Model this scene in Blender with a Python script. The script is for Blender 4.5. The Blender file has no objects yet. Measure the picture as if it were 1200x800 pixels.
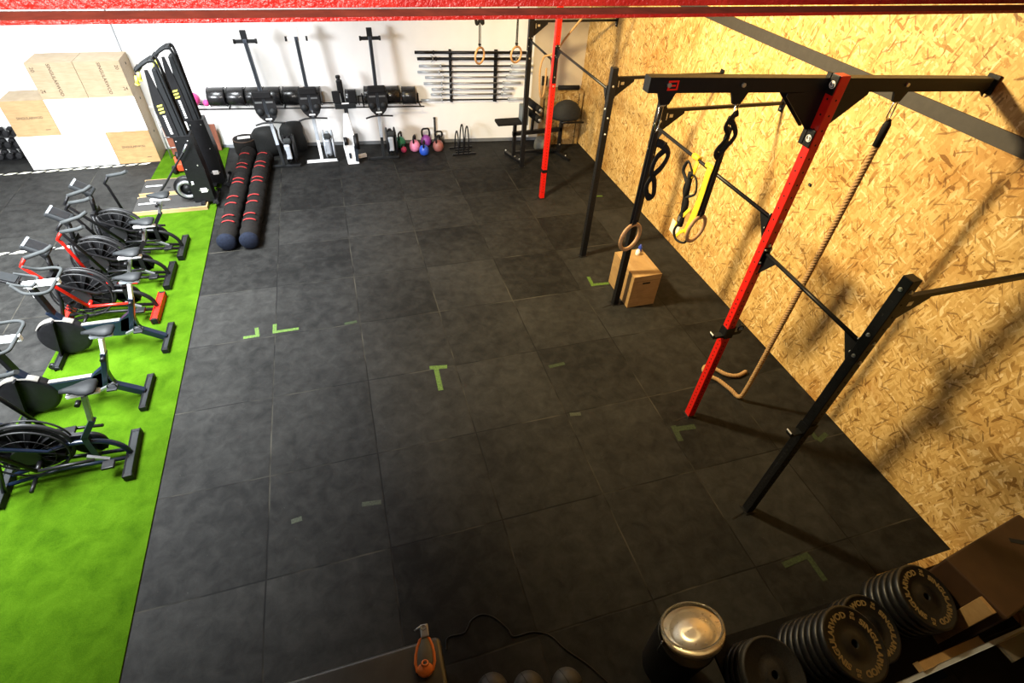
import bpy, bmesh, math, random
from mathutils import Vector, Matrix, Euler
random.seed(7)
PI = math.pi
scene = bpy.context.scene
COL = scene.collection

# ---------------------------------------------------------------- camera
cd = bpy.data.cameras.new('camera')
cam = bpy.data.objects.new('camera', cd)
COL.objects.link(cam)
cam.location = (2.198, -1.178, 4.414)
cam.rotation_euler = (0.8131, -0.0515, -0.2916)
cd.sensor_width = 36.0
cd.lens = 18.30
cd.clip_start = 0.05
scene.camera = cam

# ---------------------------------------------------------------- world and lights
w = bpy.data.worlds.new('world')
scene.world = w
w.use_nodes = True
w.node_tree.nodes['Background'].inputs[0].default_value = (1.0, 0.85, 0.62, 1)
w.node_tree.nodes['Background'].inputs[1].default_value = 0.03

def light(name, kind, loc, energy, color, size=0.5, size_y=None, target=None, spread=None):
    l = bpy.data.lights.new(name, kind)
    l.energy = energy
    l.color = color
    if kind == 'AREA':
        l.shape = 'RECTANGLE' if size_y else 'DISK'
        l.size = size
        if size_y: l.size_y = size_y
        if spread: l.spread = math.radians(spread)
    else:
        l.shadow_soft_size = size
    o = bpy.data.objects.new(name, l)
    COL.objects.link(o)
    o.location = loc
    if target is not None:
        d = Vector(target) - Vector(loc)
        o.rotation_euler = d.to_track_quat('-Z', 'Y').to_euler()
    return o
light('hall_lamp', 'AREA', (1.9, 4.2, 4.7), 410, (1.0, 0.79, 0.43), 0.5, None, (6.4, 4.3, 2.3), spread=130)
light('skylight', 'AREA', (-1.4, 4.4, 5.6), 930, (0.93, 0.98, 1.0), 2.0, 6.0, (-1.3, 5.3, 0), spread=88)
light('entrance_daylight', 'AREA', (-5.0, 0.3, 3.8), 330, (0.93, 0.96, 1.0), 2.4, 1.8, (-1.2, 9.4, 0.9), spread=80)
light('girder_fill', 'AREA', (0.6, -3.2, 5.0), 60, (1.0, 0.93, 0.86), 0.6, 0.6, (1.6, 0.9, 4.15), spread=70)  # unseen fill light added behind the camera to brighten the red girder

scene.view_settings.view_transform = 'Standard'
scene.view_settings.look = 'None'
scene.view_settings.gamma = 1.0
scene.view_settings.exposure = 0.35
scene.view_settings.use_curve_mapping = False

# ---------------------------------------------------------------- materials
class NT:
    def __init__(s, name):
        s.m = bpy.data.materials.new(name)
        s.m.use_nodes = True
        s.t = s.m.node_tree
        s.b = s.t.nodes['Principled BSDF']
    def n(s, kind, **kw):
        nd = s.t.nodes.new(kind)
        for k, v in kw.items():
            if k.startswith('i_'):
                nd.inputs[int(k[2:]) if k[2:].isdigit() else k[2:].replace('_', ' ')].default_value = v
            else:
                setattr(nd, k, v)
        return nd
    def l(s, a, b):
        s.t.links.new(a, b)
    def mth(s, op, a, b=None, c=None):
        nd = s.n('ShaderNodeMath', operation=op)
        for i, v in enumerate((a, b, c)):
            if v is None: continue
            if isinstance(v, (int, float)): nd.inputs[i].default_value = v
            else: s.l(v, nd.inputs[i])
        return nd.outputs[0]
    def mix(s, f, a, b, mode='MIX'):
        nd = s.n('ShaderNodeMix', data_type='RGBA', blend_type=mode)
        for i, v in ((0, f), (6, a), (7, b)):
            if isinstance(v, (int, float)): nd.inputs[i].default_value = v
            elif isinstance(v, tuple): nd.inputs[i].default_value = (*v, 1) if len(v) == 3 else v
            else: s.l(v, nd.inputs[i])
        return nd.outputs[2]
    def ramp(s, f, stops, interp='LINEAR'):
        nd = s.n('ShaderNodeValToRGB')
        r = nd.color_ramp
        r.interpolation = interp
        while len(r.elements) < len(stops): r.elements.new(0.5)
        for e, (p, c) in zip(r.elements, stops):
            e.position = p
            e.color = (*c, 1) if len(c) == 3 else c
        s.l(f, nd.inputs[0])
        return nd.outputs[0]
    def coord(s):
        return s.n('ShaderNodeTexCoord').outputs['Object']
    def noise(s, vec, scale, detail=3, rough=0.5, dist=0.0):
        nd = s.n('ShaderNodeTexNoise')
        nd.inputs['Scale'].default_value = scale
        nd.inputs['Detail'].default_value = detail
        nd.inputs['Roughness'].default_value = rough
        nd.inputs['Distortion'].default_value = dist
        s.l(vec, nd.inputs['Vector'])
        return nd.outputs[0]
    def bump(s, h, strength=0.3, dist=0.01):
        nd = s.n('ShaderNodeBump')
        nd.inputs['Strength'].default_value = strength
        nd.inputs['Distance'].default_value = dist
        s.l(h, nd.inputs['Height'])
        s.l(nd.outputs[0], s.b.inputs['Normal'])

def mat(name, col, rough=0.5, metal=0.0, var=0.12, vscale=14.0, bump=0.0, bscale=60.0, coat=0.0, emit=None, spec=0.5):
    """a procedural material: base colour gently mottled by noise"""
    t = NT(name)
    c = t.coord()
    nz = t.noise(c, vscale, 4, 0.6)
    a = tuple(max(0, v * (1 - var)) for v in col)
    b = tuple(min(1, v * (1 + var)) for v in col)
    t.l(t.ramp(nz, [(0.3, a), (0.7, b)]), t.b.inputs['Base Color'])
    rr = t.mth('MULTIPLY_ADD', t.noise(c, vscale * 2.3, 2), 0.16, rough - 0.08)
    t.l(rr, t.b.inputs['Roughness'])
    t.b.inputs['Metallic'].default_value = metal
    t.b.inputs['Coat Weight'].default_value = coat
    t.b.inputs['Specular IOR Level'].default_value = spec
    if bump: t.bump(t.noise(c, bscale, 3), bump, 0.004)
    if emit:
        t.b.inputs['Emission Color'].default_value = (*emit[0], 1)
        t.b.inputs['Emission Strength'].default_value = emit[1]
    return t.m

def osb_mat(name, ax, tone=1.0):
    t = NT(name)
    sep = t.n('ShaderNodeSeparateXYZ')
    t.l(t.coord(), sep.inputs[0])
    comb = t.n('ShaderNodeCombineXYZ')
    t.l(sep.outputs[ax[0]], comb.inputs[0]); t.l(sep.outputs[ax[1]], comb.inputs[1])
    base = comb.outputs[0]
    wn = t.n('ShaderNodeTexNoise'); wn.inputs['Scale'].default_value = 9; wn.inputs['Detail'].default_value = 2
    t.l(base, wn.inputs['Vector'])
    va = t.n('ShaderNodeVectorMath', operation='MULTIPLY_ADD')
    t.l(wn.outputs[1], va.inputs[0]); va.inputs[1].default_value = (0.04, 0.04, 0); t.l(base, va.inputs[2])
    vec = va.outputs[0]
    cols = []
    for k, ang in enumerate((0.15, 0.95, 1.75, 2.5, 0.55, 2.05, 2.85, 1.35)):
        mp = t.n('ShaderNodeMapping')
        mp.inputs['Rotation'].default_value = (0, 0, ang)
        mp.inputs['Location'].default_value = (k * 3.1, k * 1.7, 0)
        t.l(vec, mp.inputs[0])
        mp2 = t.n('ShaderNodeMapping')
        mp2.inputs['Scale'].default_value = (8 + 3 * (k % 3), 30 + 11 * (k % 4), 1)
        t.l(mp.outputs[0], mp2.inputs[0])
        v = t.n('ShaderNodeTexVoronoi', voronoi_dimensions='2D')
        v.inputs['Scale'].default_value = 1.0
        t.l(mp2.outputs[0], v.inputs['Vector'])
        s2 = t.n('ShaderNodeSeparateColor'); t.l(v.outputs['Color'], s2.inputs[0])
        cols.append((s2.outputs[0], s2.outputs[1]))
    # which strand layer lies on top is picked by each layer's own cell value
    val = cols[0][0]
    for k in range(1, 8):
        top = t.mth('GREATER_THAN', cols[k][1], 0.60 if k < 4 else 0.7)
        mx = t.n('ShaderNodeMix', data_type='FLOAT')
        t.l(top, mx.inputs[0]); t.l(val, mx.inputs[2]); t.l(cols[k][0], mx.inputs[3])
        val = mx.outputs[0]
    fine = t.noise(vec, 160, 3, 0.7)
    val = t.mth('MULTIPLY_ADD', fine, 0.30, t.mth('SUBTRACT', val, 0.15))
    k = tone
    c = t.ramp(val, [(0.0, (.24*k, .12*k, .03*k)), (0.06, (.39*k, .22*k, .06*k)), (0.18, (.52*k, .315*k, .10*k)),
                     (0.55, (.60*k, .385*k, .135*k)), (0.9, (.72*k, .50*k, .21*k)), (1.0, (.82*k, .63*k, .34*k))])
    # occasional thin dark slivers
    for ang, sx_, sy_ in ((0.5, 11, 75), (2.2, 13, 85), (1.3, 12, 80)):
        mp = t.n('ShaderNodeMapping'); mp.inputs['Rotation'].default_value = (0, 0, ang); t.l(base, mp.inputs[0])
        mp2 = t.n('ShaderNodeMapping'); mp2.inputs['Scale'].default_value = (sx_, sy_, 1); t.l(mp.outputs[0], mp2.inputs[0])
        v = t.n('ShaderNodeTexVoronoi', voronoi_dimensions='2D'); v.inputs['Scale'].default_value = 1.0; t.l(mp2.outputs[0], v.inputs['Vector'])
        s2 = t.n('ShaderNodeSeparateColor'); t.l(v.outputs['Color'], s2.inputs[0])
        c = t.mix(t.mth('MULTIPLY', t.mth('LESS_THAN', s2.outputs[2], 0.016), 0.65), c, (.16*k, .075*k, .02*k))
    big = t.noise(base, 1.1, 4, 0.6, 0.6)
    st = t.ramp(big, [(0.50, (1, 1, 1)), (0.72, (0.72, 0.56, 0.38))])
    c = t.mix(1.0, c, st, 'MULTIPLY')
    t.l(c, t.b.inputs['Base Color'])
    t.b.inputs['Roughness'].default_value = 0.55
    t.b.inputs['Specular IOR Level'].default_value = 0.3
    t.bump(val, 0.25, 0.003)
    return t.m

def rubber_mat(name, tint=(1, 1, 1), lvl=1.0):
    t = NT(name)
    sep = t.n('ShaderNodeSeparateXYZ')
    c = t.coord(); t.l(c, sep.inputs[0])
    wob = t.mth('MULTIPLY_ADD', t.noise(c, 2.2, 2), 0.02, -0.01)
    x = t.mth('ADD', sep.outputs[0], wob); y = t.mth('ADD', sep.outputs[1], wob)
    def seam(v, wd):
        f = t.mth('FRACT', v)
        d = t.mth('MINIMUM', f, t.mth('SUBTRACT', 1.0, f))
        return d
    dx, dy = seam(x, 0), seam(y, 0)
    d = t.mth('MINIMUM', dx, dy)
    line = t.ramp(d, [(0.0035, (1, 1, 1)), (0.008, (0, 0, 0))])
    cell = t.n('ShaderNodeCombineXYZ')
    t.l(t.mth('FLOOR', x), cell.inputs[0]); t.l(t.mth('FLOOR', y), cell.inputs[1])
    wn = t.n('ShaderNodeTexWhiteNoise', noise_dimensions='2D'); t.l(cell.outputs[0], wn.inputs[0])
    speck = t.noise(c, 260, 2, 0.6)
    mid = t.noise(c, 7, 5, 0.65, 0.4)
    big = t.noise(c, 0.9, 3, 0.5)
    v = t.mth('MULTIPLY_ADD', wn.outputs[0], 0.0095, 0.0065 * lvl)
    v = t.mth('MULTIPLY_ADD', t.mth('SUBTRACT', speck, 0.45), 0.019, v)
    v = t.mth('MULTIPLY_ADD', t.mth('SUBTRACT', mid, 0.5), 0.040, v)
    v = t.mth('MULTIPLY_ADD', t.mth('SUBTRACT', big, 0.5), 0.026, v)
    v = t.mth('MAXIMUM', v, 0.003)
    col = t.n('ShaderNodeCombineColor')
    for i in range(3): t.l(t.mth('MULTIPLY', v, tint[i]), col.inputs[i])
    dusty = t.ramp(t.noise(c, 1.3, 3, 0.6), [(0.46, (.002, .002, .002)), (0.66, (.050, .046, .036))])
    c2 = t.mix(line, col.outputs[0], dusty)
    dots = t.ramp(t.noise(c, 95, 1), [(0.80, (0, 0, 0)), (0.83, (.6, .6, .6))])
    c3 = t.mix(dots, c2, (.20, .19, .16))
    t.l(c3, t.b.inputs['Base Color'])
    t.b.inputs['Roughness'].default_value = 0.7
    t.b.inputs['Specular IOR Level'].default_value = 0.2
    h = t.mth('SUBTRACT', speck, t.mth('MULTIPLY', line, 2.0))
    t.bump(h, 0.35, 0.004)
    return t.m

def turf_mat():
    t = NT('turf_green')
    c = t.coord()
    a = t.noise(c, 240, 3, 0.7); b = t.noise(c, 5, 4, 0.6, 0.5)
    v = t.mth('MULTIPLY_ADD', b, 0.55, t.mth('MULTIPLY', a, 0.6))
    col = t.ramp(v, [(0.38, (.022, .062, .0015)), (0.58, (.046, .108, .003)), (0.78, (.070, .150, .006))])
    t.l(col, t.b.inputs['Base Color'])
    t.b.inputs['Roughness'].default_value = 0.9
    t.b.inputs['Specular IOR Level'].default_value = 0.04
    t.bump(a, 0.8, 0.01)
    return t.m

def wood_mat(name, c1, c2, sc=(2, 2, 22), ply=False):
    t = NT(name)
    mp = t.n('ShaderNodeMapping'); mp.inputs['Scale'].default_value = sc
    t.l(t.coord(), mp.inputs[0])
    n1 = t.noise(mp.outputs[0], 2.0, 5, 0.6, 1.2)
    n2 = t.noise(t.coord(), 3.0, 4, 0.6, 0.8)
    v = t.mth('MULTIPLY_ADD', n2, 0.45, t.mth('MULTIPLY', n1, 0.6))
    t.l(t.ramp(v, [(0.32, c1), (0.68, c2)]), t.b.inputs['Base Color'])
    t.b.inputs['Roughness'].default_value = 0.55
    return t.m

def red_beam_mat():
    t = NT('red_hammered_paint')
    c = t.coord()
    n1 = t.noise(c, 55, 3, 0.6); n2 = t.noise(c, 6, 4, 0.6)
    t.l(t.ramp(n2, [(0.35, (.42, .012, .010)), (0.7, (.60, .030, .018))]), t.b.inputs['Base Color'])
    t.b.inputs['Roughness'].default_value = 0.33
    t.bump(n1, 0.8, 0.012)
    return t.m

def rope_mat():
    t = NT('manila_rope')
    c = t.coord()
    n1 = t.noise(c, 180, 3, 0.7)
    t.l(t.ramp(n1, [(0.3, (.24, .13, .05)), (0.7, (.52, .33, .15))]), t.b.inputs['Base Color'])
    t.b.inputs['Roughness'].default_value = 0.9
    t.bump(n1, 0.5, 0.003)
    return t.m

M = {}
M['osb'] = osb_mat('osb_board', (1, 2))
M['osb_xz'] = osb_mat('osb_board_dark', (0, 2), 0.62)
M['osb_xy'] = osb_mat('osb_board_flat', (0, 1), 0.9)
M['rubber'] = rubber_mat('rubber_tiles', (1.0, 0.99, 0.93))
M['rubber_mat'] = mat('platform_rubber', (.022, .021, .020), .7, var=.3, vscale=60, bump=.2, bscale=200)
M['turf'] = turf_mat()
M['white_wall'] = mat('white_wall_paint', (.86, .86, .85), .6, var=.03, vscale=2, bump=.05, bscale=40)
M['beige_wall'] = mat('beige_wall_segment', (.55, .46, .33), .6, var=.05, vscale=2)  # beige tone of the rear wall segment next to the right corner
M['dark_wall'] = mat('grey_hall_wall', (.22, .20, .17), .8)
M['ceiling'] = mat('ceiling_paint', (.48, .44, .38), .9)
M['skirting'] = mat('grey_skirting', (.16, .17, .18), .5)
M['black'] = mat('black_powder_coat', (.006, .006, .007), .42, var=.25, vscale=30, bump=.08, bscale=300, spec=.3)
M['black_matt'] = mat('black_matt', (.007, .007, .008), .75, var=.3, vscale=30, spec=.25)
M['black_gloss'] = mat('black_vinyl', (.012, .012, .013), .25, var=.3, vscale=6, bump=.15, bscale=18)
M['bench_vinyl'] = mat('bench_vinyl', (.028, .028, .030), .38, coat=.3, var=.3, vscale=8, bump=.15, bscale=7)
M['dark_grey'] = mat('dark_grey', (.013, .0145, .016), .55, spec=.2)
M['steel_blue'] = mat('dark_steel_rail', (.035, .045, .062), .35, metal=.4)
M['red'] = mat('red_powder_coat', (.62, .010, .005), .38, var=.08, vscale=20)
M['red_cloth'] = mat('red_strap', (.30, .012, .012), .8, var=.3, vscale=60)
M['hole'] = mat('hole_dark', (.004, .004, .004), .9)
M['bolt'] = mat('zinc_bolt', (.62, .62, .60), .3, metal=.85)
M['chrome'] = mat('chrome', (.72, .72, .72), .2, metal=1.0)
M['steel'] = mat('brushed_steel', (.34, .35, .37), .35, metal=.8)
M['silver'] = mat('silver_paint', (.40, .44, .49), .38, metal=.2)
M['white'] = mat('white_enamel', (.82, .83, .84), .35, var=.04)
M['cream'] = mat('cream_tape', (.80, .78, .62), .6, var=.06)
M['green_tape'] = mat('green_tape', (.055, .11, .010), .7, var=.5, vscale=45)
M['worn_tape'] = mat('worn_green_tape', (.015, .028, .007), .8, var=.6, vscale=50)
M['grey_tape'] = mat('worn_pale_tape', (.035, .042, .026), .8, var=.5, vscale=60)
M['ring_wood'] = wood_mat('ring_wood', (.30, .15, .06), (.48, .28, .13))
M['wood'] = wood_mat('plywood', (.27, .165, .07), (.40, .27, .13))
M['wood_pale'] = wood_mat('pale_plywood', (.25, .18, .10), (.36, .28, .175))
M['wood_warm'] = wood_mat('warm_plywood', (.24, .14, .055), (.38, .24, .10), (2, 2, 9))
M['wood_white'] = mat('white_laminate', (.85, .84, .80), .45, var=.03)
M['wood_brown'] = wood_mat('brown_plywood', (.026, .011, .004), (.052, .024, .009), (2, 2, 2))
M['red_wood'] = wood_mat('reddish_board', (.12, .032, .015), (.19, .055, .025), (14, 2, 2))
M['print'] = mat('wood_print', (.085, .05, .028), .7)
M['rope'] = rope_mat()
M['yellow'] = mat('yellow_strap', (.78, .52, .02), .6, var=.15, vscale=40)
M['yellow_bright'] = mat('yellow_grip', (.80, .75, .10), .5)
M['navy'] = mat('navy_frame', (.0045, .010, .024), .32, var=.15)
M['beige'] = mat('beige_plastic', (.17, .16, .145), .4)
M['grip'] = mat('grey_foam_grip', (.030, .033, .034), .7, spec=.2)
M['cage'] = mat('fan_cage_grey', (.014, .014, .015), .5, spec=.3)
M['worm'] = mat('black_canvas', (.008, .007, .0065), .85, spec=.15, var=.3, vscale=40, bump=.4, bscale=90)
M['worm_end'] = mat('navy_canvas', (.007, .010, .020), .85, spec=.15, var=.3, vscale=40, bump=.4, bscale=90)
M['bag'] = mat('black_sandbag_cloth', (.010, .011, .011), .8, var=.3, vscale=30, bump=.4, bscale=120)
M['kb_green'] = mat('green_rubber', (.02, .22, .12), .45)
M['kb_pink'] = mat('pink_rubber', (.75, .25, .42), .45)
M['kb_magenta'] = mat('magenta_rubber', (.50, .05, .16), .45)
M['kb_blue'] = mat('blue_rubber', (.02, .08, .50), .4)
M['kb_purple'] = mat('purple_rubber', (.24, .05, .30), .45)
M['kb_brown'] = mat('brown_rubber', (.28, .10, .09), .5)
M['kb_dark'] = mat('dark_cast_iron', (.020, .020, .015), .5)
M['hot_pink'] = mat('hot_pink_rubber', (.60, .06, .24), .5)
M['gold'] = mat('plate_lettering', (.19, .13, .05), .6)
M['plate'] = mat('bumper_rubber', (.005, .005, .0055), .42, var=.3, vscale=30, bump=.1, bscale=120)
M['plate_speck'] = mat('worn_bumper_rubber', (.014, .014, .014), .6, var=.9, vscale=140)
M['orange'] = mat('orange_plastic', (.75, .19, .03), .45)
M['orange_red'] = mat('orange_red_rubber', (.65, .06, .02), .5)
M['stone'] = mat('grey_plastic', (.12, .12, .10), .6)
M['wall_pad'] = mat('grey_pad', (.14, .17, .20), .5)
M['dark_band'] = mat('dark_steel_girder', (.040, .034, .028), .6)
M['dusty'] = mat('dusty_flange', (.26, .075, .038), .8, var=.35, vscale=9)
M['paper'] = mat('white_paper', (.80, .78, .72), .7, var=.02)
M['stone_ball'] = mat('dull_grey_ball', (.045, .044, .042), .55)
M['lid'] = mat('brushed_lid', (.66, .58, .44), .30, metal=.7)
M['lid'].node_tree.nodes['Principled BSDF'].inputs['Anisotropic'].default_value = .7
M['blue'] = mat('blue_plastic', (.02, .05, .35), .4)
t_ = NT('clear_plastic'); t_.b.inputs['Transmission Weight'].default_value = 0.9
t_.b.inputs['Roughness'].default_value = .08; t_.b.inputs['Base Color'].default_value = (.8, .74, .62, 1); M['clear'] = t_.m

# ---------------------------------------------------------------- mesh building
class MB:
    def __init__(s, xf=None):
        s.bm = bmesh.new(); s.mi = 0; s.xf = xf
    def m(s, i): s.mi = i; return s
    def _fin(s, verts, faces=None, smooth=False):
        fs = set()
        for v in verts:
            for f in v.link_faces: fs.add(f)
        for f in fs:
            f.material_index = s.mi; f.smooth = smooth
        if s.xf is not None:
            for v in verts: v.co = s.xf @ v.co
        return s
    def box(s, c, d, rot=None, bev=0.0, smooth=False):
        r = bmesh.ops.create_cube(s.bm, size=1)
        vs = r['verts']
        mt = Matrix.Diagonal((*d, 1))
        bmesh.ops.transform(s.bm, matrix=mt, verts=vs)
        if bev:
            es = list({e for v in vs for e in v.link_edges})
            rr = bmesh.ops.bevel(s.bm, geom=es, offset=bev, segments=2, profile=0.5, affect='EDGES')
            vs = list({v for f in rr['faces'] for v in f.verts} | {v for v in vs if v.is_valid})
            vs = list({v for v0 in vs for f in v0.link_faces for v in f.verts})
        R = Matrix.Translation(Vector(c)) @ (Euler(rot).to_matrix().to_4x4() if rot else Matrix.Identity(4))
        bmesh.ops.transform(s.bm, matrix=R, verts=vs)
        return s._fin(vs, smooth=smooth)
    def beam(s, a, b, w, h, up=(0, 0, 1), bev=0.0):
        a, b = Vector(a), Vector(b); d = b - a; L = d.length; z = d.normalized(); u = Vector(up)
        if abs(z.dot(u)) > .98: u = Vector((0, 1, 0))
        x = u.cross(z).normalized(); y = z.cross(x)
        r = bmesh.ops.create_cube(s.bm, size=1); vs = r['verts']
        for v in vs:
            p = v.co; v.co = (a + b) / 2 + x * (p.x * w) + y * (p.y * h) + z * (p.z * L)
        if bev:
            es = list({e for v in vs for e in v.link_edges})
            rr = bmesh.ops.bevel(s.bm, geom=es, offset=bev, segments=2, profile=.5, affect='EDGES')
            vs = list({v for f in rr['faces'] for v in f.verts} | {v for v in vs if v.is_valid})
            vs = list({v for v0 in vs for f in v0.link_faces for v in f.verts})
        return s._fin(vs)
    def rings(s, rings, closed=False, cap=True, smooth=True):
        rows = [[s.bm.verts.new(p) for p in r] for r in rings]
        n = len(rows[0]); allv = [v for r in rows for v in r]
        m = len(rows)
        for i in range(m if closed else m - 1):
            A, B = rows[i], rows[(i + 1) % m]
            for j in range(n):
                f = s.bm.faces.new((A[j], A[(j + 1) % n], B[(j + 1) % n], B[j]))
                f.smooth = smooth; f.material_index = s.mi
        if cap and not closed:
            for r, rev in ((rows[0], True), (rows[-1], False)):
                f = s.bm.faces.new(list(reversed(r)) if rev else r)
                f.material_index = s.mi; f.smooth = False
        if s.xf is not None:
            for v in allv: v.co = s.xf @ v.co
        return s
    def tube(s, pts, r, seg=10, closed=False, flat=1.0, up=None, cap=True, rs=None):
        P = [Vector(p) for p in pts]; n = len(P)
        rg = []; u = None
        for i, p in enumerate(P):
            if closed: t = (P[(i + 1) % n] - P[i - 1])
            else: t = P[min(i + 1, n - 1)] - P[max(i - 1, 0)]
            t.normalize()
            if up is not None:
                u = Vector(up); u = u - t * u.dot(t)
                if u.length < 1e-4: u = t.orthogonal()
            elif u is None: u = t.orthogonal()
            else: u = u - t * u.dot(t)
            u.normalize(); v = t.cross(u)
            rr = rs[i] if rs else r
            rg.append([p + u * (rr * flat * math.cos(a)) + v * (rr * math.sin(a)) for a in [2 * PI * k / seg for k in range(seg)]])
        return s.rings(rg, closed, cap)
    def cyl(s, a, b, r, seg=20, r2=None):
        return s.tube([a, b], r, seg, rs=[r, r2 if r2 is not None else r])
    def lathe(s, c, prof, axis=(0, 0, 1), seg=28, cap=True):
        z = Vector(axis).normalized(); u = z.orthogonal().normalized(); v = z.cross(u); c = Vector(c)
        rg = [[c + z * h + (u * math.cos(a) + v * math.sin(a)) * max(r, 1e-4) for a in [2 * PI * k / seg for k in range(seg)]] for r, h in prof]
        return s.rings(rg, False, cap)
    def ball(s, c, d, rot=None, seg=20):
        r = bmesh.ops.create_uvsphere(s.bm, u_segments=seg, v_segments=max(8, seg * 2 // 3), radius=1)
        vs = r['verts']
        if isinstance(d, (int, float)): d = (d, d, d)
        R = Matrix.Translation(Vector(c)) @ (Euler(rot).to_matrix().to_4x4() if rot else Matrix.Identity(4)) @ Matrix.Diagonal((*d, 1))
        bmesh.ops.transform(s.bm, matrix=R, verts=vs)
        return s._fin(vs, smooth=True)
    def torus(s, c, R, r, axis=(0, 0, 1), seg=40, cs=10, a0=0, a1=None):
        z = Vector(axis).normalized(); u = z.orthogonal().normalized(); v = z.cross(u); c = Vector(c)
        if a1 is None:
            return s.tube([c + (u * math.cos(2 * PI * k / seg) + v * math.sin(2 * PI * k / seg)) * R for k in range(seg)], r, cs, closed=True, up=z)
        return s.tube([c + (u * math.cos(a0 + (a1 - a0) * k / seg) + v * math.sin(a0 + (a1 - a0) * k / seg)) * R for k in range(seg + 1)], r, cs, up=z)
    def prism(s, poly, ext):
        """polygon (list of 3-D points) extruded by vector ext"""
        e = Vector(ext); A = [s.bm.verts.new(Vector(p)) for p in poly]; B = [s.bm.verts.new(Vector(p) + e) for p in poly]
        n = len(A)
        fs = [s.bm.faces.new(list(reversed(A))), s.bm.faces.new(B)]
        for j in range(n): fs.append(s.bm.faces.new((A[j], A[(j + 1) % n], B[(j + 1) % n], B[j])))
        for f in fs: f.material_index = s.mi
        if s.xf is not None:
            for v in A + B: v.co = s.xf @ v.co
        return s
    def build(s, name, mats, parent=None, bevel=0.0):
        bmesh.ops.recalc_face_normals(s.bm, faces=s.bm.faces[:])
        me = bpy.data.meshes.new(name); s.bm.to_mesh(me); s.bm.free()
        if not isinstance(mats, (list, tuple)): mats = [mats]
        for x in mats: me.materials.append(x)
        o = bpy.data.objects.new(name, me); COL.objects.link(o)
        if parent: o.parent = parent
        if bevel:
            b = o.modifiers.new('bevel', 'BEVEL'); b.width = bevel; b.segments = 2; b.limit_method = 'ANGLE'
        return o

def tag(o, label, cat, group=None):
    o['label'] = label; o['category'] = cat
    if group: o['group'] = group
    return o
def thing(name, label, cat, loc=(0, 0, 0), rz=0.0, group=None):
    o = bpy.data.objects.new(name, None); COL.objects.link(o)
    o.empty_display_size = .1
    o.location = loc; o.rotation_euler = (0, 0, rz)
    return tag(o, label, cat, group)
def struct(o):
    o['kind'] = 'structure'; return o
def dup(root, loc, rz=None, label=None, rot=None):
    r = root.copy(); COL.objects.link(r); r.location = loc
    if rz is not None: r.rotation_euler = (0, 0, rz)
    if rot is not None: r.rotation_euler = rot
    if label: r['label'] = label
    for ch in list(root.children):
        c = ch.copy(); COL.objects.link(c); c.parent = r
        for g in list(ch.children):
            d = g.copy(); COL.objects.link(d); d.parent = c
    return r
def smooth_path(pts, n=8):
    P = [Vector(p) for p in pts]; out = []
    for i in range(len(P) - 1):
        p0 = P[max(i - 1, 0)]; p1 = P[i]; p2 = P[i + 1]; p3 = P[min(i + 2, len(P) - 1)]
        for k in range(n):
            t = k / n
            out.append(0.5 * ((2 * p1) + (p2 - p0) * t + (2 * p0 - 5 * p1 + 4 * p2 - p3) * t * t + (3 * p1 - p0 - 3 * p2 + p3) * t ** 3))
    out.append(P[-1]); return out
def text_mesh(body, size, extrude=0.001, ax='CENTER', font_scale_x=1.0, bold=0.0):
    """returns lists (verts, faces) of flat lettering in the XY plane"""
    c = bpy.data.curves.new('lettering', 'FONT'); c.body = body; c.size = size; c.extrude = extrude
    c.align_x = ax; c.align_y = 'CENTER'; c.resolution_u = 3; c.offset = bold
    o = bpy.data.objects.new('lettering', c); COL.objects.link(o)
    dg = bpy.context.evaluated_depsgraph_get()
    me = bpy.data.meshes.new_from_object(o.evaluated_get(dg))
    vs = [v.co.copy() for v in me.vertices]; fs = [tuple(p.vertices) for p in me.polygons]
    for v in vs: v.x *= font_scale_x
    bpy.data.objects.remove(o); bpy.data.curves.remove(c); bpy.data.meshes.remove(me)
    return vs, fs
def add_text(mb, tm, mtx):
    vs, fs = tm
    nv = [mb.bm.verts.new(mtx @ v) for v in vs]
    for f in fs:
        try:
            g = mb.bm.faces.new([nv[i] for i in f]); g.material_index = mb.mi
        except ValueError: pass
def frame(o, x, y):
    x = Vector(x).normalized(); y = Vector(y); y = (y - x * x.dot(y)).normalized(); z = x.cross(y)
    return Matrix(((x.x, y.x, z.x, o[0]), (x.y, y.y, z.y, o[1]), (x.z, y.z, z.z, o[2]), (0, 0, 0, 1)))
# ================================================================ the room
XR = 6.86                                   # inner face of the chipboard wall
def wy(x): return 9.70 - 0.105 * x          # the rear wall runs a little askew
b = MB(); b.box((-1.0, 3.0, -0.05), (17.0, 15.6, 0.1)); struct(b.build('floor', M['rubber']))
b = MB(); b.box((XR + .06, 2.6, 3.0), (.12, 13.4, 6.0)); struct(b.build('wall_right', M['osb']))
b = MB(); b.prism([(-9, wy(-9), 0), (7.1, wy(7.1), 0), (7.1, wy(7.1), 6), (-9, wy(-9), 6)], (.0, .15, 0)); struct(b.build('wall_back', M['white_wall']))
b = MB(); b.box((-9.05, 3, 3), (.1, 15, 6)); struct(b.build('wall_left', M['dark_wall']))
b = MB(); b.box((-1, -4.3, 3), (17, .1, 6)); struct(b.build('wall_front', M['dark_wall']))
b = MB(); b.box((-1, 3, 6.05), (17, 15.6, .1)); struct(b.build('ceiling', M['ceiling']))
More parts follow.
